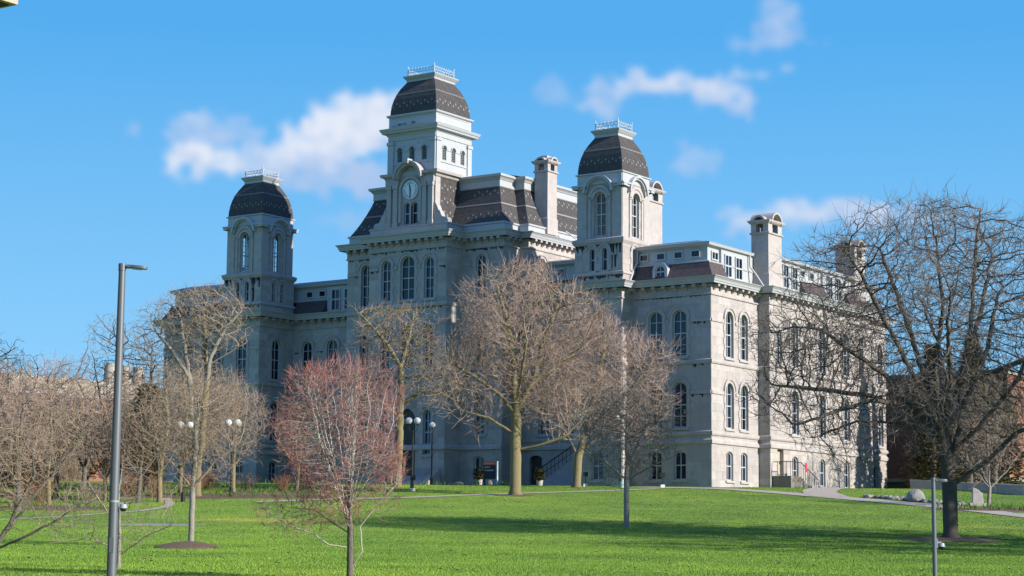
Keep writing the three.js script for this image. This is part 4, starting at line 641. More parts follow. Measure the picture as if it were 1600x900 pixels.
// ------------------------------------------------------------------ trees: grown by branches that seek room in the crown
function bark(c, o = {}) { return std(c, 0.95, { map: barkMap, bumpMap: barkBump, bumpScale: 0.02, ...o }); }
M.barkGrey = bark([0.17, 0.1462, 0.1148]); M.barkDark = bark([0.125, 0.106, 0.083]); M.barkGold = bark([0.255, 0.2082, 0.1062]); M.barkPale = bark([0.306, 0.2762, 0.2295]);
M.twigTan = std([0.26, 0.195, 0.135], 0.9); M.twigPink = std([0.325, 0.23, 0.18], 0.9); M.twigDark = std([0.15, 0.12, 0.098], 0.9); M.twigRed = std([0.28, 0.118, 0.1], 0.85); M.twigGrey = std([0.245, 0.195, 0.15], 0.9); M.stemGrey = std([0.34, 0.295, 0.25], 0.9); M.bud = std([0.4675, 0.442, 0.34], 0.9);
function grow(o) {
  const r = rng(o.seed), X = [], Y = [], Z = [], par = [], D = o.step, dk2 = (o.kill ?? D * 1.5) ** 2, di = o.reach ?? D * 9;
  const node = (x, y, z, p) => { X.push(x); Y.push(y); Z.push(z); par.push(p); return X.length - 1; };
  const near = (q) => { let b = 0, bd = 1e9; for (let i = 0; i < X.length; i++) { const e = (X[i] - q[0]) ** 2 + (Y[i] - q[1]) ** 2 + (Z[i] - q[2]) ** 2; if (e < bd) { bd = e; b = i; } } return b; };
  o.limbs.forEach((L, li) => { // given main limbs, with a little crookedness
    let id, k0; const jit = (k, n) => (li === 0 && k < 2 ? 0.015 : 0.07);
    if (li === 0) { id = node(...L[0], -1); k0 = 1; } else { id = near(L[0]); k0 = 1; }
    for (let k = k0; k < L.length; k++) { const a = [X[id], Y[id], Z[id]], b = L[k], l = Math.hypot(b[0] - a[0], b[1] - a[1], b[2] - a[2]), n = Math.max(1, Math.round(l / D)); for (let s = 1; s <= n; s++) { const t = s / n, j = (s < n ? 1 : 0.5) * jit(k) * Math.min(2.5, l); id = node(lerp(a[0], b[0], t) + (r() - 0.5) * j * 0.5, lerp(a[1], b[1], t) + (r() - 0.5) * j * 0.3, lerp(a[2], b[2], t) + (r() - 0.5) * j * 0.5, id); } }
  });
  const A = []; for (const e of o.crown) { let k = 0; while (k < e.n) { const x = (r() * 2 - 1) * 1.15, y = (r() * 2 - 1) * 1.15, z = (r() * 2 - 1) * 1.15, q = x * x + y * y + z * z; const l = Math.sqrt(q) || 1, lim = 0.86 + 0.42 * perlin.noise(x / l * 1.7 + o.seed * 0.31, y / l * 1.7, z / l * 1.7) + 0.12 * perlin.noise(x / l * 5 + o.seed, y / l * 5, z / l * 5); if (l > lim || r() > 0.35 + 0.65 * q) continue; const yy = e.c[1] + y * e.r[1]; if (yy < (o.floor ?? 0.5)) { k++; continue; } A.push([e.c[0] + x * e.r[0], yy, e.c[2] + z * e.r[2]]); k++; } }
  const cell = di, grid = new Map(), key = (a, b, c) => (a + 64) * 16384 + (b + 64) * 128 + (c + 64);
  A.forEach((a, i) => { const k = key(Math.floor(a[0] / cell), Math.floor(a[1] / cell), Math.floor(a[2] / cell)); if (!grid.has(k)) grid.set(k, []); grid.get(k).push(i); });
  const best = new Int32Array(A.length).fill(-1), bd = new Float64Array(A.length).fill(di * di), dead = new Uint8Array(A.length);
  const meet = (n) => { const cx = Math.floor(X[n] / cell), cy = Math.floor(Y[n] / cell), cz = Math.floor(Z[n] / cell); for (let a = -1; a <= 1; a++) for (let b = -1; b <= 1; b++) for (let c = -1; c <= 1; c++) { const g = grid.get(key(cx + a, cy + b, cz + c)); if (!g) continue; for (let w = g.length - 1; w >= 0; w--) { const i = g[w]; if (dead[i]) { g[w] = g[g.length - 1]; g.pop(); continue; } const q = A[i], e = (q[0] - X[n]) ** 2 + (q[1] - Y[n]) ** 2 + (q[2] - Z[n]) ** 2; if (e < dk2) dead[i] = 1; else if (e < bd[i]) { bd[i] = e; best[i] = n; } } } };
  for (let n = 0; n < X.length; n++) meet(n);
  const up = o.up ?? 0.12, wild = o.wild ?? 0.35, kids = new Map();
  for (let it = 0; it < (o.iter ?? 90) && X.length < (o.max ?? 9000); it++) {
    const acc = new Map();
    for (let i = 0; i < A.length; i++) { if (dead[i] || best[i] < 0) continue; const n = best[i], l = Math.sqrt(bd[i]) || 1; let q = acc.get(n); if (!q) acc.set(n, q = [0, 0, 0]); q[0] += (A[i][0] - X[n]) / l; q[1] += (A[i][1] - Y[n]) / l; q[2] += (A[i][2] - Z[n]) / l; }
    if (!acc.size) break; const fresh = [];
    for (const [n, q] of acc) { const c = (kids.get(n) ?? 0) + 1; if (c > 4) continue; kids.set(n, c); const l = Math.hypot(...q) || 1; let dx = q[0] / l + (r() - 0.5) * wild, dy = q[1] / l + up + (r() - 0.5) * wild, dz = q[2] / l + (r() - 0.5) * wild; const m = Math.hypot(dx, dy, dz) || 1; fresh.push(node(X[n] + dx / m * D, Y[n] + dy / m * D, Z[n] + dz / m * D, n)); }
    for (const n of fresh) meet(n);
  }
  // thickness: the pipe model, scaled to the given trunk
  const N = X.length, load = new Float64Array(N), child = new Int32Array(N).fill(-1), cnt = new Int32Array(N);
  const pw = o.pipe ?? 2.12; for (let i = N - 1; i >= 0; i--) { if (!cnt[i]) load[i] = 1; if (par[i] >= 0) { load[par[i]] += load[i]; cnt[par[i]]++; if (child[par[i]] < 0 || load[i] > load[child[par[i]]]) child[par[i]] = i; } }
  const R0 = o.radius / Math.pow(load[0], 1 / pw), rad = (i) => Math.max(o.minR ?? 0.008, R0 * Math.pow(load[i], 1 / pw));
  const trunk = new MB(), limbs = new MB(), twigs = new MB(), tips = new MB(), buds = new MB();
  const starts = [0]; for (let i = 0; i < N; i++) if (par[i] >= 0 && child[par[i]] !== i) starts.push(i);
  for (const s of starts) {
    const pts = [], rs = []; let i = s; if (par[s] >= 0) { const p = par[s]; pts.push([X[p], Y[p], Z[p]]); rs.push(Math.min(rad(p), rad(s) * 1.15)); }
    while (i >= 0) { pts.push([X[i], Y[i], Z[i]]); rs.push(rad(i)); i = child[i]; }
    if (s === 0) { const b = pts[0]; const fl = o.flare ?? 1.7; rs[0] *= fl; pts.splice(1, 0, [b[0], b[1] + D * 0.35, b[2]]); rs.splice(1, 0, rad(0) * (1 + (fl - 1) * 0.35)); pts.unshift([b[0], b[1] - 0.35, b[2]]); rs.unshift(rad(0) * fl * 1.25); }
    rs[rs.length - 1] *= 0.5; const big = rs[Math.min(1, rs.length - 1)], out = s === 0 ? trunk : big > 0.028 ? limbs : twigs;
    out.tube(pts, rs, s === 0 ? 10 : big > 0.07 ? 7 : big > 0.028 ? 5 : 3);
  }
  const tp = o.twigs ?? 1, tl = o.twigLen ?? 0.5, tr = o.twigR ?? 0.006;
  for (let i = 1; i < N; i++) {
    if (rad(i) > (o.twigMax ?? 0.03)) continue; const p = par[i]; if (o.tipShell) { const q = o.tipShell, e = Math.sqrt(((X[i] - q.c[0]) / q.r[0]) ** 2 + ((Y[i] - q.c[1]) / q.r[1]) ** 2 + ((Z[i] - q.c[2]) / q.r[2]) ** 2); if (e < q.from + (r() - 0.5) * 0.3) continue; } const dx = X[i] - X[p], dy = Y[i] - Y[p], dz = Z[i] - Z[p], l = Math.hypot(dx, dy, dz) || 1;
    let n = cnt[i] ? (r() < tp * 0.8 ? 1 : 0) + (r() < tp * 0.35 ? 1 : 0) : 2 + Math.floor(r() * 2 * tp);
    while (n-- > 0) {
      const sp = o.spread ?? 0.9, ax = dx / l + (r() - 0.5) * sp * 2, ay = dy / l + (r() - 0.5) * sp * 2 + (o.twigUp ?? 0.25), az = dz / l + (r() - 0.5) * sp * 2, m = Math.hypot(ax, ay, az) || 1, L = tl * (0.5 + r()), a = [X[i], Y[i], Z[i]];
      const b = [a[0] + ax / m * L * 0.5, a[1] + ay / m * L * 0.5, a[2] + az / m * L * 0.5], c = [b[0] + (ax / m + (r() - 0.5) * 0.7) * L * 0.5, b[1] + (ay / m + (r() - 0.5) * 0.7 + 0.15) * L * 0.5, b[2] + (az / m + (r() - 0.5) * 0.7) * L * 0.5];
      tips.tube([a, b, c], [tr * 1.25, tr, tr * 0.45], 3);
      if (o.buds && r() < o.buds) { const w = o.budR ?? 0.02; buds.tube([[c[0], c[1] - w, c[2]], c, [c[0], c[1] + w * 1.4, c[2]]], [w * 0.3, w, w * 0.2], 4); }
    }
  }
  return { trunk: trunk.build(), limbs: limbs.build(), twigs: twigs.build(), tips: tips.build(), buds: buds.p.length ? buds.build() : null };
}
let triCount = 0;
function plantTree(name, label, x, z, o, mats, group) {
  const t = thing(name, label, 'tree', [x, groundAt(x, z), z], VIEW_TURN, group), g = grow(o);
  part(t, 'trunk', g.trunk, mats[0]); part(t, 'branches', g.limbs, mats[1] ?? mats[0]); part(t, 'twigs', g.twigs, o.twigMat ?? mats[2]); part(t, 'twig_tips', g.tips, mats[2]);
  if (g.buds) part(t, 'buds', g.buds, mats[3] ?? M.bud);
  let n = 0; for (const k of Object.values(g)) if (k) n += k.index.count / 3; triCount += n; return t;
}
const E3 = (cx, cy, cz, rx, ry, rz, n) => ({ c: [cx, cy, cz], r: [rx, ry, rz], n });
plantTree('shade_tree', 'huge dark spreading bare tree with thick black trunk and a low side limb', 33.6, 40.6, {
  seed: 11, step: 0.3, radius: 0.315, pipe: 2.45, flare: 2.1, reach: 3.0, kill: 0.36, iter: 110, max: 30000, up: 0.06, wild: 0.6, minR: 0.0105, twigs: 1.15, twigLen: 0.6, twigR: 0.0082, floor: 2.6,
  limbs: [[[0, 0, 0], [0, 2.2, 0], [-0.1, 4.1, 0], [-0.1, 5.2, 0.1]], [[0.1, 2.1, 0], [1.5, 3.3, 0.4], [2.6, 4.4, 0.6], [3.9, 5.0, 0.8]], [[-0.1, 3.8, 0], [-0.9, 4.8, 0.3], [-1.6, 5.5, 0.5], [-2.8, 6.8, 0.9], [-4.2, 7.7, 1.2], [-5.4, 8.6, 1.2]], [[-1.6, 5.5, 0.5], [-3.4, 5.7, 1.3], [-4.6, 5.3, 1.8], [-6.6, 4.6, 2.2]], [[-1.3, 5.2, 0.3], [-3.2, 6.1, -1.0], [-5.2, 6.4, -2.0], [-7, 6.6, -2.4]], [[-0.1, 5.0, 0.1], [-0.9, 6.8, -0.4], [-1.3, 8.6, -0.8], [-1.9, 10.6, -1.1], [-2.5, 12.4, -1.2]], [[-0.1, 5.2, 0.1], [0.5, 6.8, 0.5], [0.8, 8.8, 0.9], [1.0, 11.2, 1.0], [1.3, 13.8, 1.0]], [[0, 4.6, 0], [1.1, 6.2, -0.8], [2.1, 8.2, -1.5], [2.7, 10.6, -2.0]], [[0.5, 6.6, 0.5], [2.4, 7.2, 1.4], [4.4, 8.0, 2.2], [6.0, 8.6, 2.6]], [[-0.1, 5.1, 0], [-0.3, 7, 2.0], [-0.8, 8.8, 3.8]], [[-0.1, 5.1, 0], [0.2, 7, -2.0], [0.5, 8.8, -4.0]], [[0, 3.0, 0], [-0.5, 4.6, 0.5], [-0.7, 6.8, 0.9], [-0.4, 9.6, 1.2], [-0.6, 12.2, 1.3]], [[0, 3.2, 0], [0.55, 4.8, -0.4], [0.7, 7.0, -0.8], [1.6, 9.4, -0.9], [2.2, 12, -0.9]], [[0, 3.4, 0], [1.2, 4.8, 0.8], [2.6, 6.6, 1.2], [3.8, 9.0, 1.3]], [[-0.5, 4.6, 0.4], [-1.6, 6.6, 1.2], [-3.0, 9.2, 1.6], [-4.0, 11.2, 1.5]], [[-0.3, 4.2, 0], [-1.8, 4.9, -0.8], [-3.6, 5.0, -1.4], [-5.4, 4.3, -1.8]]],
  crown: [E3(-0.2, 9.3, 0, 7.7, 5.6, 6.8, 10500), E3(-5.2, 6.4, 0.4, 3.2, 3.6, 3.4, 2600), E3(5.2, 6.8, 0.4, 3.2, 3.2, 3.4, 1900), E3(0, 5.0, 2.5, 5.5, 2.4, 3.5, 1200)],
}, [M.barkDark, M.barkDark, M.twigDark]);
plantTree('shade_tree', 'tall bare tree with golden bark and low side limb on a brown mulch ring', -1.9, 20.88, {
  seed: 12, step: 0.3, radius: 0.34, reach: 2.8, kill: 0.33, iter: 110, max: 28000, up: 0.2, wild: 0.3, spread: 0.5, twigUp: 0.35, minR: 0.0115, twigs: 1.2, twigLen: 0.62, twigR: 0.0092, floor: 3.2,
  limbs: [[[0, 0, 0], [0, 3, 0], [0, 5.2, 0], [-0.2, 8.2, 0.1], [-0.6, 10.6, 0.3], [-1.3, 12.9, 0.4]], [[0.1, 2.6, 0], [1.4, 3.0, 0.5], [2.9, 3.5, 0.8], [3.9, 4.5, 0.9]], [[0, 5.0, 0], [1.1, 7.2, 0.2], [1.7, 9.6, 0.3], [2.6, 11.8, 0.3]], [[0, 4.8, 0], [-1, 6, 0.4], [-2.5, 7.1, 0.8], [-4.0, 7.9, 1.1]], [[0.9, 6.8, 0.2], [2.4, 7.8, -0.6], [4.0, 9.2, -1.0]], [[0, 5.4, 0], [0.3, 7, 2], [0.6, 9, 3.4]], [[0, 5.6, 0], [-0.5, 7.4, -2], [-0.8, 9.6, -3.2]], [[0, 3.6, 0], [-1.6, 4.6, 0.8], [-3.2, 5.0, 1.0]]],
  crown: [E3(0.5, 9.7, 0, 4.9, 5.0, 4.6, 9500), E3(-2.6, 6.6, 0.5, 2.6, 2.8, 2.6, 1900), E3(3.0, 6.2, 0.3, 2.6, 2.6, 2.6, 1900)],
}, [M.barkGold, M.barkGold, M.twigPink]);
plantTree('shade_tree', 'bare tree with pinkish brown twig haze in front of the right link of the hall', -5.2, 8.95, {
  seed: 13, step: 0.3, radius: 0.27, reach: 2.8, kill: 0.33, iter: 100, max: 24000, up: 0.16, wild: 0.32, spread: 0.55, twigUp: 0.35, minR: 0.0115, twigs: 1.2, twigLen: 0.62, twigR: 0.0098, floor: 2.2,
  limbs: [[[0, 0, 0], [0.1, 2.0, 0], [0.6, 4.0, 0], [1.2, 6.4, 0.2], [1.8, 9, 0.2]], [[0.1, 1.9, 0], [-0.5, 3.2, 0.2], [-1.4, 4.8, 0.3]], [[0.4, 3.4, 0], [2.0, 5.0, 0.8], [3.6, 6.6, 1.2], [4.8, 8.2, 1.2]], [[0.2, 2.4, 0], [1.6, 3.6, -0.8], [3.4, 4.6, -1.2]]],
  crown: [E3(1.9, 7.6, 0, 4.3, 4.2, 3.6, 7600), E3(3.6, 5.2, 0, 2.8, 2.4, 2.8, 1900), E3(-1.2, 5.6, 0, 1.6, 2.2, 1.8, 800)],
}, [M.barkGold, M.barkGrey, M.twigPink]);
plantTree('young_tree', 'small bare young tree with pale buds alone on the open lawn', 17.96, 40.7, {
  seed: 14, step: 0.19, radius: 0.125, reach: 1.9, kill: 0.23, iter: 90, max: 12000, up: 0.02, wild: 0.5, minR: 0.007, twigs: 0.7, twigLen: 0.36, twigR: 0.0056, floor: 1.5, buds: 0.4, budR: 0.019,
  limbs: [[[0, 0, 0], [0, 1.8, 0], [0, 2.6, 0], [0, 3.8, 0.1], [0, 5.4, 0]], [[0, 2.1, 0], [1.1, 2.8, 0.3], [2.2, 3.3, 0.4]], [[0, 2.2, 0], [-1, 3.0, 0.3], [-2.1, 3.6, 0.4]], [[0, 2.5, 0], [0.6, 4.0, -0.3], [1.2, 5.2, -0.5]]],
  crown: [E3(0, 4.4, 0, 2.75, 2.45, 2.5, 4200)],
}, [M.barkPale, M.twigGrey, M.twigDark, M.bud]);
plantTree('shade_tree', 'slender forked tree with mossy golden trunk close to the entrance steps', -14.3, 16.5, {
  seed: 15, step: 0.3, radius: 0.25, reach: 2.7, kill: 0.34, iter: 90, max: 15000, up: 0.1, wild: 0.5, minR: 0.011, twigs: 0.95, twigLen: 0.55, twigR: 0.009, floor: 3.4,
  limbs: [[[0, 0, 0], [0.1, 3, 0], [0.1, 6, 0], [0.1, 8.2, 0]], [[0.1, 8.0, 0], [-0.8, 9.4, 0.2], [-2.2, 10.9, 0.4], [-3.1, 11.8, 0.5]], [[0.1, 8.0, 0], [0.6, 9.8, -0.2], [0.9, 11.6, -0.3]], [[0.1, 5.4, 0], [1.4, 6.2, 0.4], [2.8, 6.2, 0.6], [3.8, 5.6, 0.8]], [[0.1, 4.6, 0], [-1.2, 5.6, 0.4], [-2.4, 6.4, 0.5]]],
  crown: [E3(-0.2, 10.2, 0, 3.3, 2.2, 2.8, 3000), E3(2.2, 7.4, 0.2, 2.4, 2.6, 2.2, 2200), E3(-2.2, 6.8, 0.2, 1.9, 1.9, 2, 800)],
}, [M.barkGold, M.barkGold, M.twigTan]);
{
  const r = rng(616), limbs = [[[0, 0, 0], [0, 0.75, 0], [-0.04, 1.45, 0], [-0.06, 2.6, 0], [-0.1, 4.7, 0]], [[0, 0.7, 0], [-0.45, 0.72, 0.15], [-0.8, 0.95, 0.2], [-1.3, 1.12, 0.3], [-1.85, 1.5, 0.3]], [[0, 0.95, 0], [-0.35, 1.15, -0.1], [-0.8, 1.45, -0.2], [-1.3, 1.5, -0.3]], [[0, 0.15, 0], [0.26, 0.6, 0.1], [0.2, 1.1, 0.1], [0.55, 1.55, 0.1], [0.95, 2.0, 0.1]]];
  for (let k = 0; k < 17; k++) { const a = k * 2.399, q = 0.25 + 0.75 * ((k * 0.618) % 1), y0 = 1.0 + r() * 0.6, e = [Math.cos(a) * 1.25 * q - 0.25, 3.0 + (1 - q * q) * 1.5 + r() * 0.3, Math.sin(a) * 1.2 * q]; limbs.push([[-0.03, y0, 0], [lerp(-0.03, e[0], 0.3), lerp(y0, e[1], 0.26), lerp(0, e[2], 0.3)], [lerp(-0.03, e[0], 0.72), lerp(y0, e[1], 0.62), lerp(0, e[2], 0.72)], e]); }
  plantTree('red_budded_tree', 'small young tree with hazy red budding twigs and low outstretched side branches', 38.68, 85.96, {
    seed: 16, step: 0.095, radius: 0.075, reach: 0.9, kill: 0.09, iter: 130, max: 42000, up: 0.34, wild: 0.2, minR: 0.0034, pipe: 2.3, twigs: 1.6, twigLen: 0.18, twigR: 0.0032, spread: 0.4, twigUp: 0.5, floor: 0.5, twigMax: 0.0038, tipShell: { c: [-0.25, 2.9, 0], r: [1.4, 1.95, 1.32], from: 0.68 }, twigMat: M.stemGrey, limbs,
    crown: [E3(-0.25, 3.05, 0, 1.45, 1.85, 1.38, 21000), E3(-1.1, 1.35, 0.1, 1.0, 0.5, 0.6, 420), E3(0.6, 1.8, 0, 0.5, 0.6, 0.4, 220)],
  }, [M.barkGrey, M.stemGrey, M.twigRed]);
}
plantTree('shade_tree', 'tall bare tree with several pale upright limbs before the left wing', -14.9, 34.6, {
  seed: 17, step: 0.29, radius: 0.24, reach: 2.7, kill: 0.34, iter: 90, max: 14000, up: 0.08, wild: 0.5, minR: 0.01, twigs: 0.9, twigLen: 0.5, twigR: 0.0085, floor: 4,
  limbs: [[[0, 0, 0], [0, 1.4, 0], [-0.3, 4, 0], [-0.6, 6.6, 0], [-0.9, 8.4, 0.1], [-1.3, 10.6, 0.1]], [[0, 1.3, 0], [0.3, 3.4, 0.3], [0.4, 6.2, 0.3], [0.6, 8, 0.4], [1.4, 9.8, 0.4], [2.4, 10.9, 0.4]], [[0.4, 6.4, 0.3], [0.2, 8.6, -0.2], [0.0, 11, -0.4]], [[-0.6, 6.8, 0], [-1.6, 8.4, 0.4], [-2.6, 9.6, 0.6]], [[0.5, 7.6, 0.3], [1.8, 8.4, 0.6], [2.8, 9.0, 0.8]]],
  crown: [E3(-0.1, 10.4, 0, 3.2, 2.4, 2.8, 5200), E3(-2.3, 9.6, 0, 1.9, 2.4, 1.8, 1700)],
}, [M.barkGold, M.barkPale, M.twigTan]);
plantTree('young_tree', 'slim bare young tree rising from a round mulch mound on the near lawn', 17.46, 68.66, {
  seed: 18, step: 0.19, radius: 0.1, reach: 1.9, kill: 0.21, iter: 90, max: 15000, up: 0.12, wild: 0.42, minR: 0.006, twigs: 0.85, twigLen: 0.36, twigR: 0.0052, floor: 1.9,
  limbs: [[[0, 0, 0], [0, 1.8, 0], [0.05, 3.0, 0], [0.1, 5.0, 0]], [[0, 2.1, 0], [-0.7, 2.9, 0.2], [-1.4, 3.5, 0.3]], [[0, 2.1, 0], [0.8, 3.0, 0.2], [1.6, 3.6, 0.3]]],
  crown: [E3(0.35, 4.3, 0, 2.0, 2.25, 1.9, 4600)],
}, [M.barkPale, M.twigGrey, M.twigTan]);
log('main trees', triCount);
// other bare trees left and right, each with its own shape
function spareTree(name, label, x, z, h, w, sd, mats, o = {}, group) {
  const r = rng(sd), f = o.fork ?? 0.25, k = h / 8;
  const limbs = [[[0, 0, 0], [(r() - 0.5) * 0.2, h * f, (r() - 0.5) * 0.2], [(r() - 0.5) * 0.8, h * 0.55, (r() - 0.5) * 0.6], [(r() - 0.5) * 1.2, h * 0.85, 0]]];
  for (let i = 0; i < (o.n ?? 3); i++) { const a = r() * 6.28, q = w * (0.35 + r() * 0.3); limbs.push([[0, h * f, 0], [Math.cos(a) * q * 0.5, h * (f + 0.16 + r() * 0.1), Math.sin(a) * q * 0.4], [Math.cos(a) * q, h * (f + 0.38 + r() * 0.15), Math.sin(a) * q * 0.8]]); }
  return plantTree(name, label, x, z, { seed: sd, step: 0.27 * Math.sqrt(k), radius: o.radius ?? 0.02 * h, reach: 2.5 * Math.sqrt(k), kill: 0.33 * Math.sqrt(k), iter: 80, max: o.max ?? 4200, up: 0.1, wild: 0.45, minR: 0.009, twigs: 0.9, twigLen: 0.5, twigR: o.twigR ?? 0.0085, floor: h * (f * 0.8), limbs, crown: [E3(0, h * (f + (1 - f) * 0.52), 0, w / 2, h * (1 - f) * 0.52, w * 0.46, o.attr ?? 1000)], ...o.more }, mats, group);
}
const thicket = [[-12.2, 50.3, 7.0, 4.6], [-15.5, 45.3, 6.6, 4.4], [-20.7, 38, 7.2, 4.6], [-16, 40.7, 5.8, 3.6], [-13.8, 40.4, 6.4, 3.6], [-13.3, 39.2, 7.4, 3.4], [-19, 46, 7.2, 4.6], [-24, 42, 7.6, 5], [-17, 53, 7.6, 5], [-26, 36, 7.8, 5], [-21, 51, 8.4, 5], [-14.2, 54.6, 7.6, 5], [-19.5, 41.2, 7.8, 4.8], [-23.5, 47.5, 8.8, 5.4], [-27, 41.5, 9, 5.4]];
thicket.forEach(([x, z, h, w], i) => spareTree('ornamental_tree', 'bushy brown bare tree in the thicket beyond the tall lamp post', x, z, h, w, 100 + i, [i % 2 ? M.barkGold : M.barkGrey, M.barkGrey, i % 3 ? M.twigTan : M.twigPink], { fork: 0.2, n: 4, attr: 2300, max: 9000 }, 'bare trees in the thicket by the left path'));
[[-17.5, 33.2, 8.2, 5.2], [-19.5, 30, 7.6, 5], [-16.5, 29.8, 7.0, 4.6], [-22, 27.5, 8, 5], [-24, 31, 7.6, 5.2]].forEach(([x, z, h, w], i) => spareTree('ornamental_tree', 'bare tree with yellow lichened trunk in the bed before the left wing', x, z, h, w, 130 + i, [M.barkGold, M.barkGold, i % 2 ? M.twigTan : M.twigPink], { fork: 0.22, n: 4, attr: 2100, max: 8000 }, 'bare trees in the bed before the left wing'));
spareTree('ornamental_tree', 'low yellow barked tree forking in a V behind the red budded tree', -13.6, 27.3, 5.6, 3.6, 141, [M.barkGold, M.barkGold, M.twigTan], { fork: 0.24, n: 3, attr: 600 });
spareTree('ornamental_tree', 'small bare tree with grey trunk between the red budded tree and the hall', -14.0, 24.6, 6.0, 3.4, 142, [M.barkGrey, M.barkGrey, M.twigPink], { fork: 0.26, n: 3, attr: 600 });
plantTree('crab_tree', 'many stemmed spreading bare tree low in the left foreground corner', 30.4, 88.6, { seed: 151, step: 0.16, radius: 0.085, reach: 1.5, kill: 0.2, iter: 80, max: 7500, up: 0.05, wild: 0.55, minR: 0.0045, twigs: 0.85, twigLen: 0.26, twigR: 0.0036, floor: 0.4, limbs: [[[0, 0, 0], [0.05, 0.5, 0], [-0.1, 1.6, 0.1], [-0.3, 2.6, 0.1]], [[0, 0.3, 0], [0.55, 1.2, 0.1], [1.0, 2.2, 0.1]], [[0.1, 0.5, 0], [0.9, 0.8, 0.3], [1.7, 1.2, 0.4]], [[-0.1, 1.4, 0], [-0.9, 2.0, 0.1], [-1.4, 2.6, 0]], [[0.3, 0.8, 0], [0.8, 1.6, -0.4], [1.3, 2.3, -0.6]]], crown: [E3(0.1, 2.3, 0, 1.9, 1.2, 1.4, 3600), E3(1.6, 1.3, 0.2, 0.9, 0.7, 0.8, 500)] }, [M.barkGrey, M.barkGrey, M.twigTan]);
plantTree('crab_tree', 'pale slender bare tree with long arching side branches right behind the tall lamp post', 30.1, 84.3, { seed: 152, step: 0.15, radius: 0.05, reach: 1.5, kill: 0.21, iter: 70, max: 4200, up: 0.0, wild: 0.55, minR: 0.0042, twigs: 0.75, twigLen: 0.24, twigR: 0.0034, floor: 0.2, limbs: [[[0, 0, 0], [0, 0.8, 0], [-0.05, 1.7, 0], [0.0, 2.6, 0]], [[0, 0.4, 0], [0.7, 0.8, 0.2], [1.4, 1.1, 0.3]], [[0, 0.5, 0], [-0.8, 0.7, 0.2], [-1.6, 0.6, 0.4]], [[0, 1.0, 0], [-0.5, 1.6, 0], [-0.9, 2.2, 0]]], crown: [E3(-0.1, 1.5, 0, 1.7, 1.3, 1.2, 750)] }, [M.barkPale, M.barkPale, M.twigGrey]);
// far bare trees on the skyline behind the left thicket, and one leaning in from outside the left edge
[[-62, -4, 15, 8], [-68, -14, 15, 8], [-70, 2, 14, 8], [-78, -2, 15, 9]].forEach(([x, z, h, w], i) => spareTree('far_tree', 'grey bare tree on the skyline behind the thicket', x, z, h, w, 160 + i, [M.barkGrey, M.barkGrey, M.twigGrey], { fork: 0.2, n: 5, attr: 1300, max: 5000, twigR: 0.012 }, 'skyline trees beyond the left wing'));
spareTree('far_tree', 'bare tree reaching in from outside the left edge behind the thicket', -20.2, 56.4, 13.2, 7.6, 170, [M.barkGrey, M.barkGrey, M.twigGrey], { fork: 0.3, n: 5, attr: 1300 });
// right side
spareTree('ornamental_tree', 'small pale barked tree in the bed beside the right path', 24.1, 11.6, 5.4, 4.0, 180, [M.barkPale, M.barkPale, M.twigPink], { fork: 0.2, n: 4, attr: 900 });
[[14.2, -15.5, 8.4, 5], [15.5, -10.5, 8, 5], [11, -19, 8, 5.2]].forEach(([x, z, h, w], i) => spareTree('ornamental_tree', 'bare brown tree in the dark planting behind the huge dark tree', x, z, h, w, 185 + i, [M.barkGrey, M.barkGrey, M.twigTan], { fork: 0.18, n: 5, attr: 2200, max: 8000 }, 'bare trees behind the huge dark tree'));
[[50, 36.5, 20, 13], [59, 43, 19, 12], [68, 35.5, 21, 12], [54, 50, 15, 11]].forEach(([x, z, h, w], i) => spareTree('shade_tree', 'bare tree standing outside the picture right of the huge dark tree', x, z, h, w, 190 + i, [M.barkDark, M.barkDark, M.twigDark], { fork: 0.25, n: 6, attr: 4200, max: 12000, twigR: 0.02, radius: 0.45, more: { pipe: 2.5, minR: 0.016 } }, 'trees right of the picture that shade the lawn'));
log('trees', triCount);
// ------------------------------------------------------------------ evergreens, shrubs, leafy plants
M.needle = std([0.105, 0.092, 0.042], 0.95, { vertexColors: true, side: THREE.DoubleSide }); M.goldLeaf = std([0.227, 0.1768, 0.0425], 0.95, { vertexColors: true, side: THREE.DoubleSide }); M.oakLeaf = std([0.368, 0.2125, 0.113], 0.95, { vertexColors: true, side: THREE.DoubleSide }); M.green = std([0.1062, 0.1845, 0.0314], 0.9, { vertexColors: true, side: THREE.DoubleSide });
function foliage(h, w, n, sd, size, prof) { // sprays of small faces through the whole crown
  const r = rng(sd), m = new MB(); let k = 0;
  while (k < n) {
    const t = Math.pow(r(), 0.8), R = prof(t) * w / 2, a = r() * 6.283, d = R * Math.sqrt(0.25 + 0.75 * r()) * (0.86 + 0.3 * nz(a * 1.3, t * 9, sd)), x = Math.cos(a) * d, z = Math.sin(a) * d, y = t * h; k++;
    const s = size * (0.5 + r()), tn = 0.6 + r() * 0.75; m.tone = [tn, tn * (0.92 + r() * 0.16), tn * (0.8 + r() * 0.3)];
    for (let q = 0; q < 3; q++) { const b = a + (r() - 0.5) * 2.2, dy = -0.35 + r() * 0.9, ux = Math.cos(b), uz = Math.sin(b), px = -uz, pz = ux, wd = s * (0.16 + r() * 0.2); m.tri([x - px * wd, y, z - pz * wd], [x + px * wd, y + (r() - 0.5) * s * 0.3, z + pz * wd], [x + ux * s, y + dy * s, z + uz * s]); }
  }
  return m.build();
}
const cone = (t) => Math.pow(1 - t, 0.75) * (t < 0.06 ? 0.6 + t * 7 : 1) + 0.03, egg = (t) => Math.sqrt(Math.max(0.02, 1 - Math.pow(Math.abs(t - 0.42) / 0.6, 2.2)));
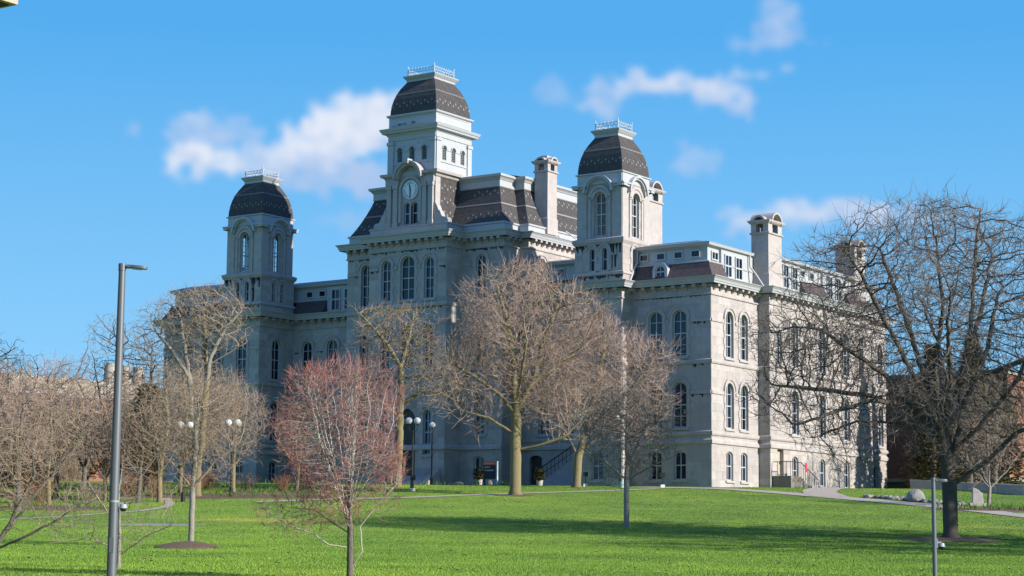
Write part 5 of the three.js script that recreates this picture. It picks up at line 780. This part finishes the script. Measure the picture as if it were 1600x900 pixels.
function evergreen(name, label, x, z, h, w, n, sd, size, prof, mat, group) {
  const t = thing(name, label, 'tree', [x, groundAt(x, z), z], 0, group), bare = h * 0.08; part(t, 'trunk', new MB().tube([[0, -0.2, 0], [0, h * 0.5, 0], [0, h * 0.92, 0]], [h * 0.018, h * 0.012, 0.015], 7).build(), M.barkDark);
  const f = part(t, 'crown', foliage(h * 0.94, w, n, sd, size, prof), mat); f.position.y = bare * 0.6; return t;
}
[[6.4, -23.4, 11.2, 4.6], [8.2, -27, 12.4, 5], [4.2, -31, 8.6, 5], [8.4, -32, 9.6, 4.6], [2.2, -35, 8, 5]].forEach(([x, z, h, w], i) => evergreen('spruce_tree', 'dark olive evergreen behind the huge dark tree, right of the hall', x, z, h, w, 2600, 300 + i, 0.42, cone, M.needle, 'dark evergreens right of the hall'));
evergreen('arborvitae', 'golden yellow evergreen at the end of the left thicket beside the hall', -20.7, 33.0, 6.6, 2.6, 3200, 320, 0.22, egg, M.goldLeaf);
evergreen('arborvitae', 'smaller olive gold evergreen deep in the left thicket', -22.5, 40.5, 5.2, 2.6, 2400, 321, 0.24, egg, M.goldLeaf);
[[-46.3, 22.8], [-44.6, 21.6], [-43.0, 22.0], [-41.6, 19.6], [-40.2, 19.4], [-38.8, 17.6], [-37.2, 17.2], [-28, 48], [-29, 40], [-32, 32], [-27, 52], [-31.5, 44.5]].forEach(([x, z], i) => evergreen('yew_bush', 'dark brownish green yew bush under the thicket trees', x, z, 4.2 + (i % 3) * 0.6, 3.8, 1500, 330 + i, 0.3, egg, M.needle, 'yew bushes under the thicket'));
evergreen('young_oak', 'low tree still holding dry orange brown leaves at the right end of the hall', 3.7, -26.6, 4.8, 3.0, 1300, 322, 0.2, egg, M.oakLeaf);
function shrub(label, x, z, h, w, sd, mat, group, n = 60) { // a clump of thin stems
  const r = rng(sd), m = new MB(), t2 = new MB(); for (let k = 0; k < n; k++) { const a = r() * 6.283, q = Math.sqrt(r()), d = q * w / 2, b = [Math.cos(a) * d * 0.35, 0, Math.sin(a) * d * 0.35], L = h * (0.7 + r() * 0.35) * (1 - 0.35 * q), e = [Math.cos(a) * d * (0.9 + r() * 0.3), L, Math.sin(a) * d * (0.9 + r() * 0.3)], c = [lerp(b[0], e[0], 0.4) + (r() - 0.5) * 0.1, L * 0.5, lerp(b[2], e[2], 0.4) + (r() - 0.5) * 0.1]; m.tube([b, c, e], [0.011, 0.008, 0.004], 3); for (let i = 0; i < 5; i++) { const u = 0.35 + r() * 0.6, s = u < 0.5 ? [0, 1, 2].map((j) => lerp(b[j], c[j], u * 2)) : [0, 1, 2].map((j) => lerp(c[j], e[j], u * 2 - 1)); t2.tube([s, [s[0] + (r() - 0.5) * 0.3, s[1] + 0.06 + r() * 0.22, s[2] + (r() - 0.5) * 0.3]], [0.006, 0.003], 3); } }
  const t = thing('shrub', label, 'shrub', [x, groundAt(x, z) + 0.02, z], 0, group); part(t, 'stems', m.build(), mat); part(t, 'twigs', t2.build(), mat);
}
M.rust = std([0.2405, 0.1207, 0.0706], 0.95);
shrub('rounded rusty brown shrub left of the yellow barked tree forking in a V', -15.2, 26.6, 1.35, 1.7, 401, M.rust); shrub('brown twiggy shrub near the entrance steps', -18.3, 11.9, 1.2, 1.6, 402, M.rust);
{ let i = 0; for (const [x, z, h] of [[-17.2, 44.4, 1.6], [-15.6, 42.3, 1.4], [-19.6, 42.6, 1.9], [-14.6, 48.2, 1.5], [-17.8, 48.6, 2.0], [-13.4, 52, 1.7], [-18.6, 36.4, 1.7], [-20.4, 35.2, 1.8], [-16.6, 36.2, 1.3], [-22.3, 31.2, 2.0], [-18.2, 31.4, 1.5], [-17, 28, 1.4], [-20.6, 27.6, 1.6], [-22.6, 45, 2.2], [-24.5, 39, 2.4], [-16.8, 22.6, 1.2]]) shrub('tangled brown understorey shrub among the bare trees at the left', x, z, h, h * 1.25, 410 + i++, i % 2 ? M.rust : M.twigTan, 'understorey shrubs left of the hall', 54); }
{ let i = 0; for (const [x, z, h] of [[-30, 44, 3.6], [-32, 38, 4.2], [-34, 33, 4], [-36, 28, 4.4], [-29, 50, 4.2], [-38, 23, 4.2], [-27, 46, 3.4], [-40, 30, 4.6], [-31, 55, 4.4], [-35, 42, 4.6], [-26, 53, 3.4], [-24.5, 56, 3.6]]) shrub('tall dense brown hedge shrub behind the thicket', x, z, h, h * 1.1, 440 + i++, i % 2 ? M.rust : M.twigTan, 'hedge shrubs behind the thicket', 170); }
{ // spring leaves in the beds: too many to count
  const r = rng(66), m = new MB(); for (let k = 0; k < 9; k++) { const a = r() * 6.28, L = 0.16 + r() * 0.14, w = 0.014; m.tone = [0.8 + r() * 0.5, 0.9 + r() * 0.3, 0.8]; m.tri([-Math.sin(a) * w, 0, Math.cos(a) * w], [Math.sin(a) * w, 0, -Math.cos(a) * w], [Math.cos(a) * L * 0.5, L, Math.sin(a) * L * 0.5]); }
  const spots = []; for (const [x, z, rx, rz, n] of [[25.9, 12.6, 4.6, 1.2, 170], [-13.5, 46.8, 2.6, 1.6, 60], [-15, 33.5, 6.4, 2, 150], [-14.5, 28, 3.6, 1.2, 90], [-24, 8.4, 7, 1.6, 70], [-14.8, 6.4, 2.4, 0.6, 24]]) for (let k = 0; k < n; k++) { const a = r() * 6.28, q = Math.sqrt(r()), dx = Math.cos(a) * rx * q, dz = Math.sin(a) * rz * q; spots.push([x + dx * 0.82 + dz * 0.57, z - dx * 0.57 + dz * 0.82]); }
  const im = new THREE.InstancedMesh(m.build(), M.green, spots.length), q = new THREE.Matrix4(); spots.forEach(([x, z], i) => { const e = 0.7 + r() * 0.9; q.makeRotationY(r() * 6.28).scale(new THREE.Vector3(e, e, e)).setPosition(x, groundAt(x, z) + 0.03, z); im.setMatrixAt(i, q); }); im.name = 'spring_leaves'; im.userData = { kind: 'stuff', label: 'fresh green spring leaves sprouting in the mulch beds', category: 'plants' }; scene.add(im);
}

// ------------------------------------------------------------------ neighbouring buildings
const brickMap = tex(512, (u, v) => { const R = 32, q = Math.floor(v * R), f = v * R - q, c = u * 12 + (q % 2) * 0.5, e = c - Math.floor(c), h = Math.sin(Math.floor(c) % 12 * 12.9 + q * 78.2) * 43758.5, t = h - Math.floor(h), j = f < 0.14 || e < 0.05; return j ? [0.85, 0.95, 1] : [0.75 + t * 0.3, 0.72 + t * 0.3, 0.7 + t * 0.3]; }, 2.6);
M.brick = std([0.27, 0.115, 0.068], 0.95, { map: brickMap }); M.precast = std([0.3825, 0.3332, 0.2695], 0.9, { map: pathMap });
{
  const o = [7.5, 0, -36.4], b = thing('brick_building', 'orange brick block with overhanging upper storeys behind the right end of the hall', 'building', o);
  part(b, 'wall', new MB().box(-16, 0, 1.9, 10.3, -26, 0).build(), M.brick); part(b, 'coping', new MB().box(-16.15, 0.15, 10.3, 10.6, -26.15, 0.15).build(), M.precast); part(b, 'soffit_band', new MB().box(-15.95, 0.06, 1.6, 1.9, -26, 0.06).build(), M.precast);
  part(b, 'base_wall', new MB().box(-15, -1.0, -1, 1.6, -25, -1.0).build(), M.precast); const d = part(b, 'door', new MB().box(-1.02, -0.94, -0.5, 1.4, -3.4, -2.2).build(), std([0.425, 0.2405, 0.1845], 0.6)); part(d, 'handle', new MB().box(-0.94, -0.88, 0.4, 0.6, -3.3, -3.24).build(), M.iron);
  for (let k = 0; k < 4; k++) { const w = part(b, 'window', new MB().box(-0.05, 0.05, 4.2, 6.2, -9 - k * 4.4, -7 - k * 4.4).build(), M.frame); part(w, 'pane', new MB().box(0.05, 0.06, 4.3, 6.1, -8.9 - k * 4.4, -7.1 - k * 4.4).build(), M.glass); }
}
{
  const o = [-90, 0, -16.2], b = thing('brick_building', 'long tan and orange brick building with white lintel rows beyond the left thicket', 'building', o);
  part(b, 'wall', new MB().box(-20, 0, -1, 11.5, -62, 0).build(), M.brick); part(b, 'upper_storey', new MB().box(-20.1, 0.1, 11.7, 13.1, -62.1, 0.1).build(), M.precast); part(b, 'band', new MB().box(-20, 0.05, 11.5, 11.7, -62, 0.05).build(), M.stone);
  const lin = new MB().box(0, 0.16, 0, 0.26, -0.95, 0).build(), op = new MB().box(0, 0.03, 0, 0.95, -0.8, 0).build();
  for (const y of [11.2, 9.75, 8.3]) for (let k = 0; k < 34; k++) { const m = part(b, 'lintel', lin, M.paint); m.position.set(0, y, -0.6 - k * 1.4); const q = part(b, 'window', op, M.glass); q.position.set(0.005, y - 1.0, -0.68 - k * 1.4); }
  for (const z of [-15.2, -17.4, -19.4]) { const v = part(b, 'roof_vent', new THREE.CylinderGeometry(0.55, 0.75, 2.2, 14).translate(-1.4, 14.2, z), M.precast); part(v, 'vent_slot', new MB().box(-0.72, -0.62, 13.9, 14.5, z - 0.3, z + 0.1).build(), M.iron); }
}
{ // the near building whose roof edge juts in overhead
  const K = [38.52, 5.13, 95.41], b = thing('flat_roofed_building', 'flat roofed building with beige overhanging roof edge above the left corner', 'building', [26, groundAt(26, 108), 108]), P = [-26, -groundAt(26, 108), -108];
  const p = (n, g, m) => { const q = part(b, n, g, m); q.position.set(...P); return q; };
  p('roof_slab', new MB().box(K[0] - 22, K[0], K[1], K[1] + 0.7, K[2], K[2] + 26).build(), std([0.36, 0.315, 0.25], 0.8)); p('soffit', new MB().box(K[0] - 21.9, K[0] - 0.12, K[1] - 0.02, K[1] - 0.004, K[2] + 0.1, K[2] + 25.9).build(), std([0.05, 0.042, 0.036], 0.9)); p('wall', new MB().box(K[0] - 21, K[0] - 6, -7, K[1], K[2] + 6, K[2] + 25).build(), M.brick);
  for (let k = 0; k < 4; k++) { const w = p('window', new MB().box(K[0] - 6.02, K[0] - 5.95, -2.6, 1.2, K[2] + 7.6 + k * 4.4, K[2] + 10 + k * 4.4).build(), M.frame); part(w, 'pane', new MB().box(K[0] - 5.95, K[0] - 5.93, -2.5, 1.1, K[2] + 7.7 + k * 4.4, K[2] + 9.9 + k * 4.4).build(), M.glass); }
}
// low garden wall of pale stones at the right
{
  const a = [9.5, -11.6], c = [21.5, -1.4], t = thing('garden_wall', 'low tan stone wall under the dark evergreens at the right', 'wall', [a[0], groundAt(...a), a[1]]), r = rng(71);
  const L = Math.hypot(c[0] - a[0], c[1] - a[1]), ux = (c[0] - a[0]) / L, uz = (c[1] - a[1]) / L, P = (u, v, d) => [ux * u - uz * d, v + groundAt(a[0] + ux * u, a[1] + uz * u) - groundAt(...a), uz * u + ux * d];
  part(t, 'wall_core', new MB().obox(P, 0, L, -0.4, 0.57, -0.35, -0.02).build(), M.stone); for (let row = 0; row < 2; row++) { let u = 0; while (u < L) { const e = Math.min(L, u + 0.5 + r() * 0.6); part(t, 'stone_block', new MB().obox(P, u + 0.008, e - 0.008, row * 0.29 - 0.02, row * 0.29 + 0.26, -0.05, 0.02 + r() * 0.02).build(), M.stone); u = e; } }
  part(t, 'coping', new MB().obox(P, -0.05, L + 0.05, 0.57, 0.66, -0.42, 0.06).build(), M.trimStone);
}

// ------------------------------------------------------------------ street furniture
M.poleGrey = std([0.13, 0.137, 0.148], 0.45, { metalness: 0.4 }); M.globe = new THREE.MeshPhysicalMaterial({ color: rgb(0.62, 0.62, 0.6), roughness: 0.25, clearcoat: 0.5 }); M.camGrey = std([0.27, 0.275, 0.28], 0.5); M.white = std([0.5, 0.5, 0.49], 0.45);
function headShape(L, w, h) { const s = new THREE.Shape(); s.moveTo(0, -w * 0.5); s.lineTo(L * 0.15, -w * 0.5); s.bezierCurveTo(L * 0.7, -w, L, -w * 0.5, L, 0); s.bezierCurveTo(L, w * 0.5, L * 0.7, w, L * 0.15, w * 0.5); s.lineTo(0, w * 0.5); s.lineTo(0, -w * 0.5); return new THREE.ExtrudeGeometry(s, { depth: h, bevelEnabled: true, bevelSize: 0.012, bevelThickness: 0.012, bevelSegments: 2 }).rotateX(Math.PI / 2); }
function camDome(parent, y, off, sc) { const b = part(parent, 'camera_housing', mergeGeometries([new THREE.CylinderGeometry(0.075 * sc, 0.095 * sc, 0.09 * sc, 16).translate(off, y, 0), new THREE.BoxGeometry(off, 0.05 * sc, 0.05 * sc).translate(off / 2, y + 0.06 * sc, 0), new THREE.BoxGeometry(0.03 * sc, 0.24 * sc, 0.09 * sc).translate(0.06 * sc, y + 0.04 * sc, 0)].map((g) => g.toNonIndexed())), M.camGrey); part(b, 'camera_lens', new THREE.SphereGeometry(0.078 * sc, 16, 10, 0, 6.3, Math.PI / 2, Math.PI / 2).translate(off, y - 0.045 * sc, 0), M.iron); }
{
  const x = 40.94, z = 94.98, g = groundAt(x, z), H = 5.62, t = thing('street_lamp', 'tall grey steel lamp post with flat lamp head and a small dome camera', 'street lamp', [x, g, z], VIEW_TURN);
  part(t, 'pole', new MB().tube([[0, -0.2, 0], [0, 0.3, 0], [0, 3, 0], [0, H - 0.1, 0]], [0.086, 0.084, 0.074, 0.058], 16, true).build(), M.poleGrey); part(t, 'base_plate', new THREE.CylinderGeometry(0.2, 0.22, 0.12, 20).translate(0, 0.03, 0), M.poleGrey);
  part(t, 'pole_cap', new THREE.CylinderGeometry(0.066, 0.066, 0.12, 16).translate(0, H - 0.06, 0), M.poleGrey);
  part(t, 'arm', new THREE.CylinderGeometry(0.026, 0.026, 0.12, 10).rotateZ(Math.PI / 2).translate(0.1, H - 0.06, 0), M.poleGrey);
  const hd = part(t, 'lamp_head', headShape(0.32, 0.1, 0.03).rotateZ(-0.09).translate(0.1, H - 0.03, 0), M.poleGrey); part(hd, 'lamp_lens', new THREE.BoxGeometry(0.16, 0.012, 0.1).rotateZ(-0.09).translate(0.24, H - 0.092, 0), M.frame);
  part(t, 'access_cover', new MB().box(-0.035, 0.035, 0.75, 1.0, 0.06, 0.088).build(), M.poleGrey); part(t, 'clamp_band', new THREE.CylinderGeometry(0.083, 0.083, 0.03, 16).translate(0, 1.6, 0), M.camGrey); for (let k = 0; k < 4; k++) { const a = k * 1.571 + 0.785; part(t, 'bolt', new THREE.CylinderGeometry(0.018, 0.018, 0.05, 6).translate(Math.cos(a) * 0.16, 0.11, Math.sin(a) * 0.16), M.camGrey); }
  camDome(t, 1.52, 0.16, 0.75);
}
{
  const x = 48.3, z = 77.73, g = groundAt(x, z), H = 2.2, t = thing('street_lamp', 'short grey lamp post with stubby arm and white dome camera beside the huge dark tree', 'street lamp', [x, g, z], VIEW_TURN);
  part(t, 'pole', new MB().tube([[0, -0.3, 0], [0, 1, 0], [0, H, 0]], [0.053, 0.05, 0.045], 14, true).build(), M.poleGrey); part(t, 'base_plate', new THREE.CylinderGeometry(0.13, 0.14, 0.1, 18).translate(0, 0.02, 0), M.poleGrey);
  part(t, 'pole_cap', new THREE.CylinderGeometry(0.055, 0.055, 0.07, 14).translate(0, H, 0), M.poleGrey);
  const hd = part(t, 'lamp_head', headShape(0.24, 0.075, 0.035).rotateZ(-0.05).translate(0.06, H + 0.0, 0), M.poleGrey); part(hd, 'lamp_lens', new THREE.BoxGeometry(0.12, 0.01, 0.08).translate(0.18, H - 0.06, 0), M.frame);
  camDome(t, 0.78, 0.15, 0.85);
}
function globeLamp(x, z, label, H, n, turn = VIEW_TURN) {
  const t = thing('globe_lamp', label, 'street lamp', [x, groundAt(x, z), z], turn);
  part(t, 'post', new MB().tube([[0, -0.1, 0], [0, 0.5, 0], [0, 0.55, 0], [0, H - 0.6, 0]], [0.13, 0.11, 0.06, 0.045], 12).build(), M.iron);
  const xs = n === 1 ? [0] : [-0.27, 0.27]; if (n > 1) part(t, 'arms', mergeGeometries([new MB().tube([[0, H - 0.75, 0], [-0.2, H - 0.68, 0], [-0.27, H - 0.5, 0], [-0.27, H - 0.22, 0]], 0.024, 7).build(), new MB().tube([[0, H - 0.75, 0], [0.2, H - 0.68, 0], [0.27, H - 0.5, 0], [0.27, H - 0.22, 0]], 0.024, 7).build()]), M.iron);
  else part(t, 'neck', new MB().tube([[0, H - 0.62, 0], [0, H - 0.22, 0]], 0.03, 8).build(), M.iron);
  for (const a of xs) { part(t, 'collar', new THREE.CylinderGeometry(0.1, 0.06, 0.08, 12).translate(a, H - 0.22, 0), M.iron); part(t, 'globe', new THREE.SphereGeometry(0.225, 20, 14).translate(a, H, 0), M.globe); }
}
globeLamp(-12.3, 17.5, 'black lamp post with two white globes right of the slender forked tree', 4.35, 2); globeLamp(-17.9, 8.0, 'black lamp post with one white globe beside the tall arched window', 4.2, 1);
globeLamp(-12.4, 38.3, 'black lamp post with two white globes at the near edge of the left bed', 4.28, 2); globeLamp(-13.6, 33.1, 'black lamp post with two white globes in the bed before the left wing', 4.3, 2); globeLamp(-4.4, 4.7, 'black lamp post with two white globes beside the white flagpole', 4.7, 2);
{ const x = -3.2, z = 6.4, t = thing('flagpole', 'slim white flagpole without a flag before the right wing', 'flagpole', [x, groundAt(x, z), z]); part(t, 'pole', new MB().tube([[0, -0.1, 0], [0, 4, 0], [0, 10.6, 0]], [0.06, 0.052, 0.03], 12).build(), M.white); part(t, 'ball', new THREE.SphereGeometry(0.08, 12, 8).translate(0, 10.66, 0), M.white); part(t, 'base', new THREE.CylinderGeometry(0.2, 0.26, 0.5, 16).translate(0, 0.2, 0), std([0.368, 0.4819, 0.425], 0.6)); }
for (const [x, z, l] of [[-9.4, 21.2, 'small ground floodlight on a cream block in the lawn near the slender forked tree'], [-6.0, 6.6, 'small ground floodlight on a cream block beside the pinkish bare tree'], [-1.0, 4.9, 'small ground floodlight on a cream block at the end of the path']]) {
  const t = thing('ground_light', l, 'light', [x, groundAt(x, z), z], VIEW_TURN); part(t, 'block', new THREE.BoxGeometry(0.27, 0.24, 0.24).translate(0, 0.1, 0), std([0.708, 0.652, 0.5381], 0.9)); part(t, 'stake', new MB().tube([[0, 0.2, 0], [0, 0.75, 0]], 0.03, 6).build(), M.iron); part(t, 'lamp_head', new MB().box(-0.16, 0.16, 0.72, 1.0, -0.1, 0.12).build(), M.iron);
}
{ // the sign before the hall
  const x = -14.5, z = 5.7, t = thing('campus_sign', 'dark panel sign with orange top bar and white post before the middle block', 'sign', [x, groundAt(x, z) + 0.02, z], 0.12);
  part(t, 'panel', new MB().box(-0.52, 0.5, 0.42, 1.4, -0.06, 0.02).build(), std([0.011, 0.0127, 0.0229], 0.4)); part(t, 'top_bar', new MB().box(-0.52, 0.56, 1.4, 1.62, -0.07, 0.03).build(), std([0.708, 0.1275, 0.0493], 0.5)); part(t, 'post', new MB().box(0.5, 0.6, -0.1, 1.66, -0.08, 0.06).build(), M.white); part(t, 'leg', new MB().box(-0.5, -0.42, -0.1, 0.42, -0.05, 0.01).build(), M.iron);
  const word = (txt, w, h, px, fill, x0, y0, zz) => { const cv = document.createElement('canvas'); cv.width = 256; cv.height = Math.round(256 * h / w); const k = cv.getContext('2d'); k.fillStyle = fill; k.fillRect(0, 0, cv.width, cv.height); k.fillStyle = '#d8d8d8'; k.textBaseline = 'middle'; txt.forEach((l, i) => { k.font = `bold ${px}px sans-serif`; k.fillText(l, 10, cv.height * (i + 0.5) / txt.length); }); const ct = new THREE.CanvasTexture(cv); ct.colorSpace = THREE.SRGBColorSpace; part(t, 'lettering', new THREE.PlaneGeometry(w, h).translate(x0 + w / 2, y0 + h / 2, zz), new THREE.MeshStandardMaterial({ map: ct, roughness: 0.5 })); };
  word(['Syracuse University'], 0.96, 0.16, 24, '#bb5535', -0.48, 1.43, 0.034); word(['Hall of', 'Languages'], 0.8, 0.42, 46, '#171a22', -0.46, 0.94, 0.025);
}
{ const t = thing('red_banner', 'small red hanging sign on the railing of the side entrance steps', 'sign', [2.42, 1.02, -9.4]); part(t, 'panel', new MB().box(0, 0.04, 0.3, 0.95, -0.3, 0).build(), std([0.708, 0.0425, 0.085], 0.6)); part(t, 'bracket', new MB().box(-0.06, 0, 0.5, 0.56, -0.3, -0.1).build(), M.iron); }
for (const [x, z, l] of [[-15.8, 5.2, 'dark potted shrub against the wall left of the dark panel sign'], [-12.6, 2.3, 'dark potted shrub between the sign and the outside stair']]) { const t = thing('planter', l, 'planter', [x, groundAt(x, z), z]); part(t, 'pot', new THREE.CylinderGeometry(0.26, 0.2, 0.42, 16).translate(0, 0.2, 0), M.trimStone); const p = part(t, 'plant', foliage(0.85, 0.85, 260, 81, 0.2, egg), M.needle); p.position.y = 0.38; }
// stones
function rock(sx, sy, sz, sd) { const g = new THREE.IcosahedronGeometry(1, 3), p = g.attributes.position, v = new THREE.Vector3(); for (let i = 0; i < p.count; i++) { v.fromBufferAttribute(p, i); const n = 1 + 0.28 * fbm(v.x * 0.9 + sd, v.y * 0.9 + sd * 0.7, v.z * 0.9, 4) + 0.06 * nz(v.x * 4 + sd, v.y * 4, v.z * 4); v.multiplyScalar(n); if (v.y < -0.45) v.y = -0.45; p.setXYZ(i, v.x * sx, v.y * sy, v.z * sz); } g.computeVertexNormals(); return g; }
M.granite = std([0.24, 0.235, 0.23], 0.95, { map: stoneMap, bumpMap: soilMap, bumpScale: 0.03 }); M.tanRock = std([0.33, 0.285, 0.21], 0.95, { map: stoneMap, bumpMap: stoneBump, bumpScale: 0.02 }); M.slateRock = std([0.12, 0.122, 0.126], 0.9, { map: stoneMap });
const putRock = (g, m, label, x, z, up, group) => solo('boulder', g, m, label, 'boulder', [x, groundAt(x, z) + up, z], VIEW_TURN, group);
putRock(rock(0.54, 0.5, 0.46, 1.3), M.granite, 'big rounded grey boulder in the row of edging stones along the right path', 18.9, 9.6, 0.24);
putRock(rock(0.34, 0.17, 0.25, 2.6), M.tanRock, 'flat tan boulder right of the entrance step cheek', -15.8, 7.6, 0.08); putRock(rock(0.2, 0.26, 0.18, 4.1), M.tanRock, 'upright pale stone in front of the dark panel sign', -13.9, 6.6, 0.12); putRock(rock(0.42, 0.38, 0.36, 6.3), M.granite, 'dark grey boulder at the outer end of the right mulch bed', 27.9, 15.2, 0.16);
{
  const r = rng(88), gs = [rock(0.12, 0.1, 0.11, 7.2), rock(0.15, 0.1, 0.12, 9.4), rock(0.1, 0.11, 0.1, 12.1)], ms = [M.granite, M.tanRock, M.slateRock];
  for (let k = 0; k < 64; k++) { const t = k / 63, x = lerp(14.6, 22.2, t) + (r() - 0.5) * 0.2, z = lerp(8.4, 12.3, t) - 1.4 + (r() - 0.5) * 0.9; if (Math.hypot(x - 18.9, z - 9.6) < 0.5) continue; const m = solo('edging_stone', gs[k % 3], ms[Math.floor(r() * 3)], 'small edging stone in the row along the right path', 'stone', [x, groundAt(x, z) + 0.05, z], r() * 6, 'edging stones along the right path'); const e = 1.1 + r() * 0.9; m.scale.set(e, e, e); }
}
{ const t = thing('stone_marker', 'pale carved stone marker with stepped foot in the right mulch bed', 'monument', [23.0, groundAt(23.0, 10.4), 10.4], VIEW_TURN); const s = new THREE.Shape(); s.moveTo(-0.3, 0); s.lineTo(0.3, 0); s.lineTo(0.26, 0.6); s.bezierCurveTo(0.1, 0.66, 0.05, 0.85, -0.26, 0.9); s.lineTo(-0.3, 0); part(t, 'slab', new THREE.ExtrudeGeometry(s, { depth: 0.22, bevelEnabled: true, bevelSize: 0.02, bevelThickness: 0.02, bevelSegments: 1 }).translate(0, 0.1, -0.11), M.trimStone); part(t, 'foot', new MB().box(-0.5, 0.5, -0.2, 0.16, -0.26, 0.26).build(), M.trimStone); }
log('objects done');
shade(scene);
renderer.render(scene, camera);
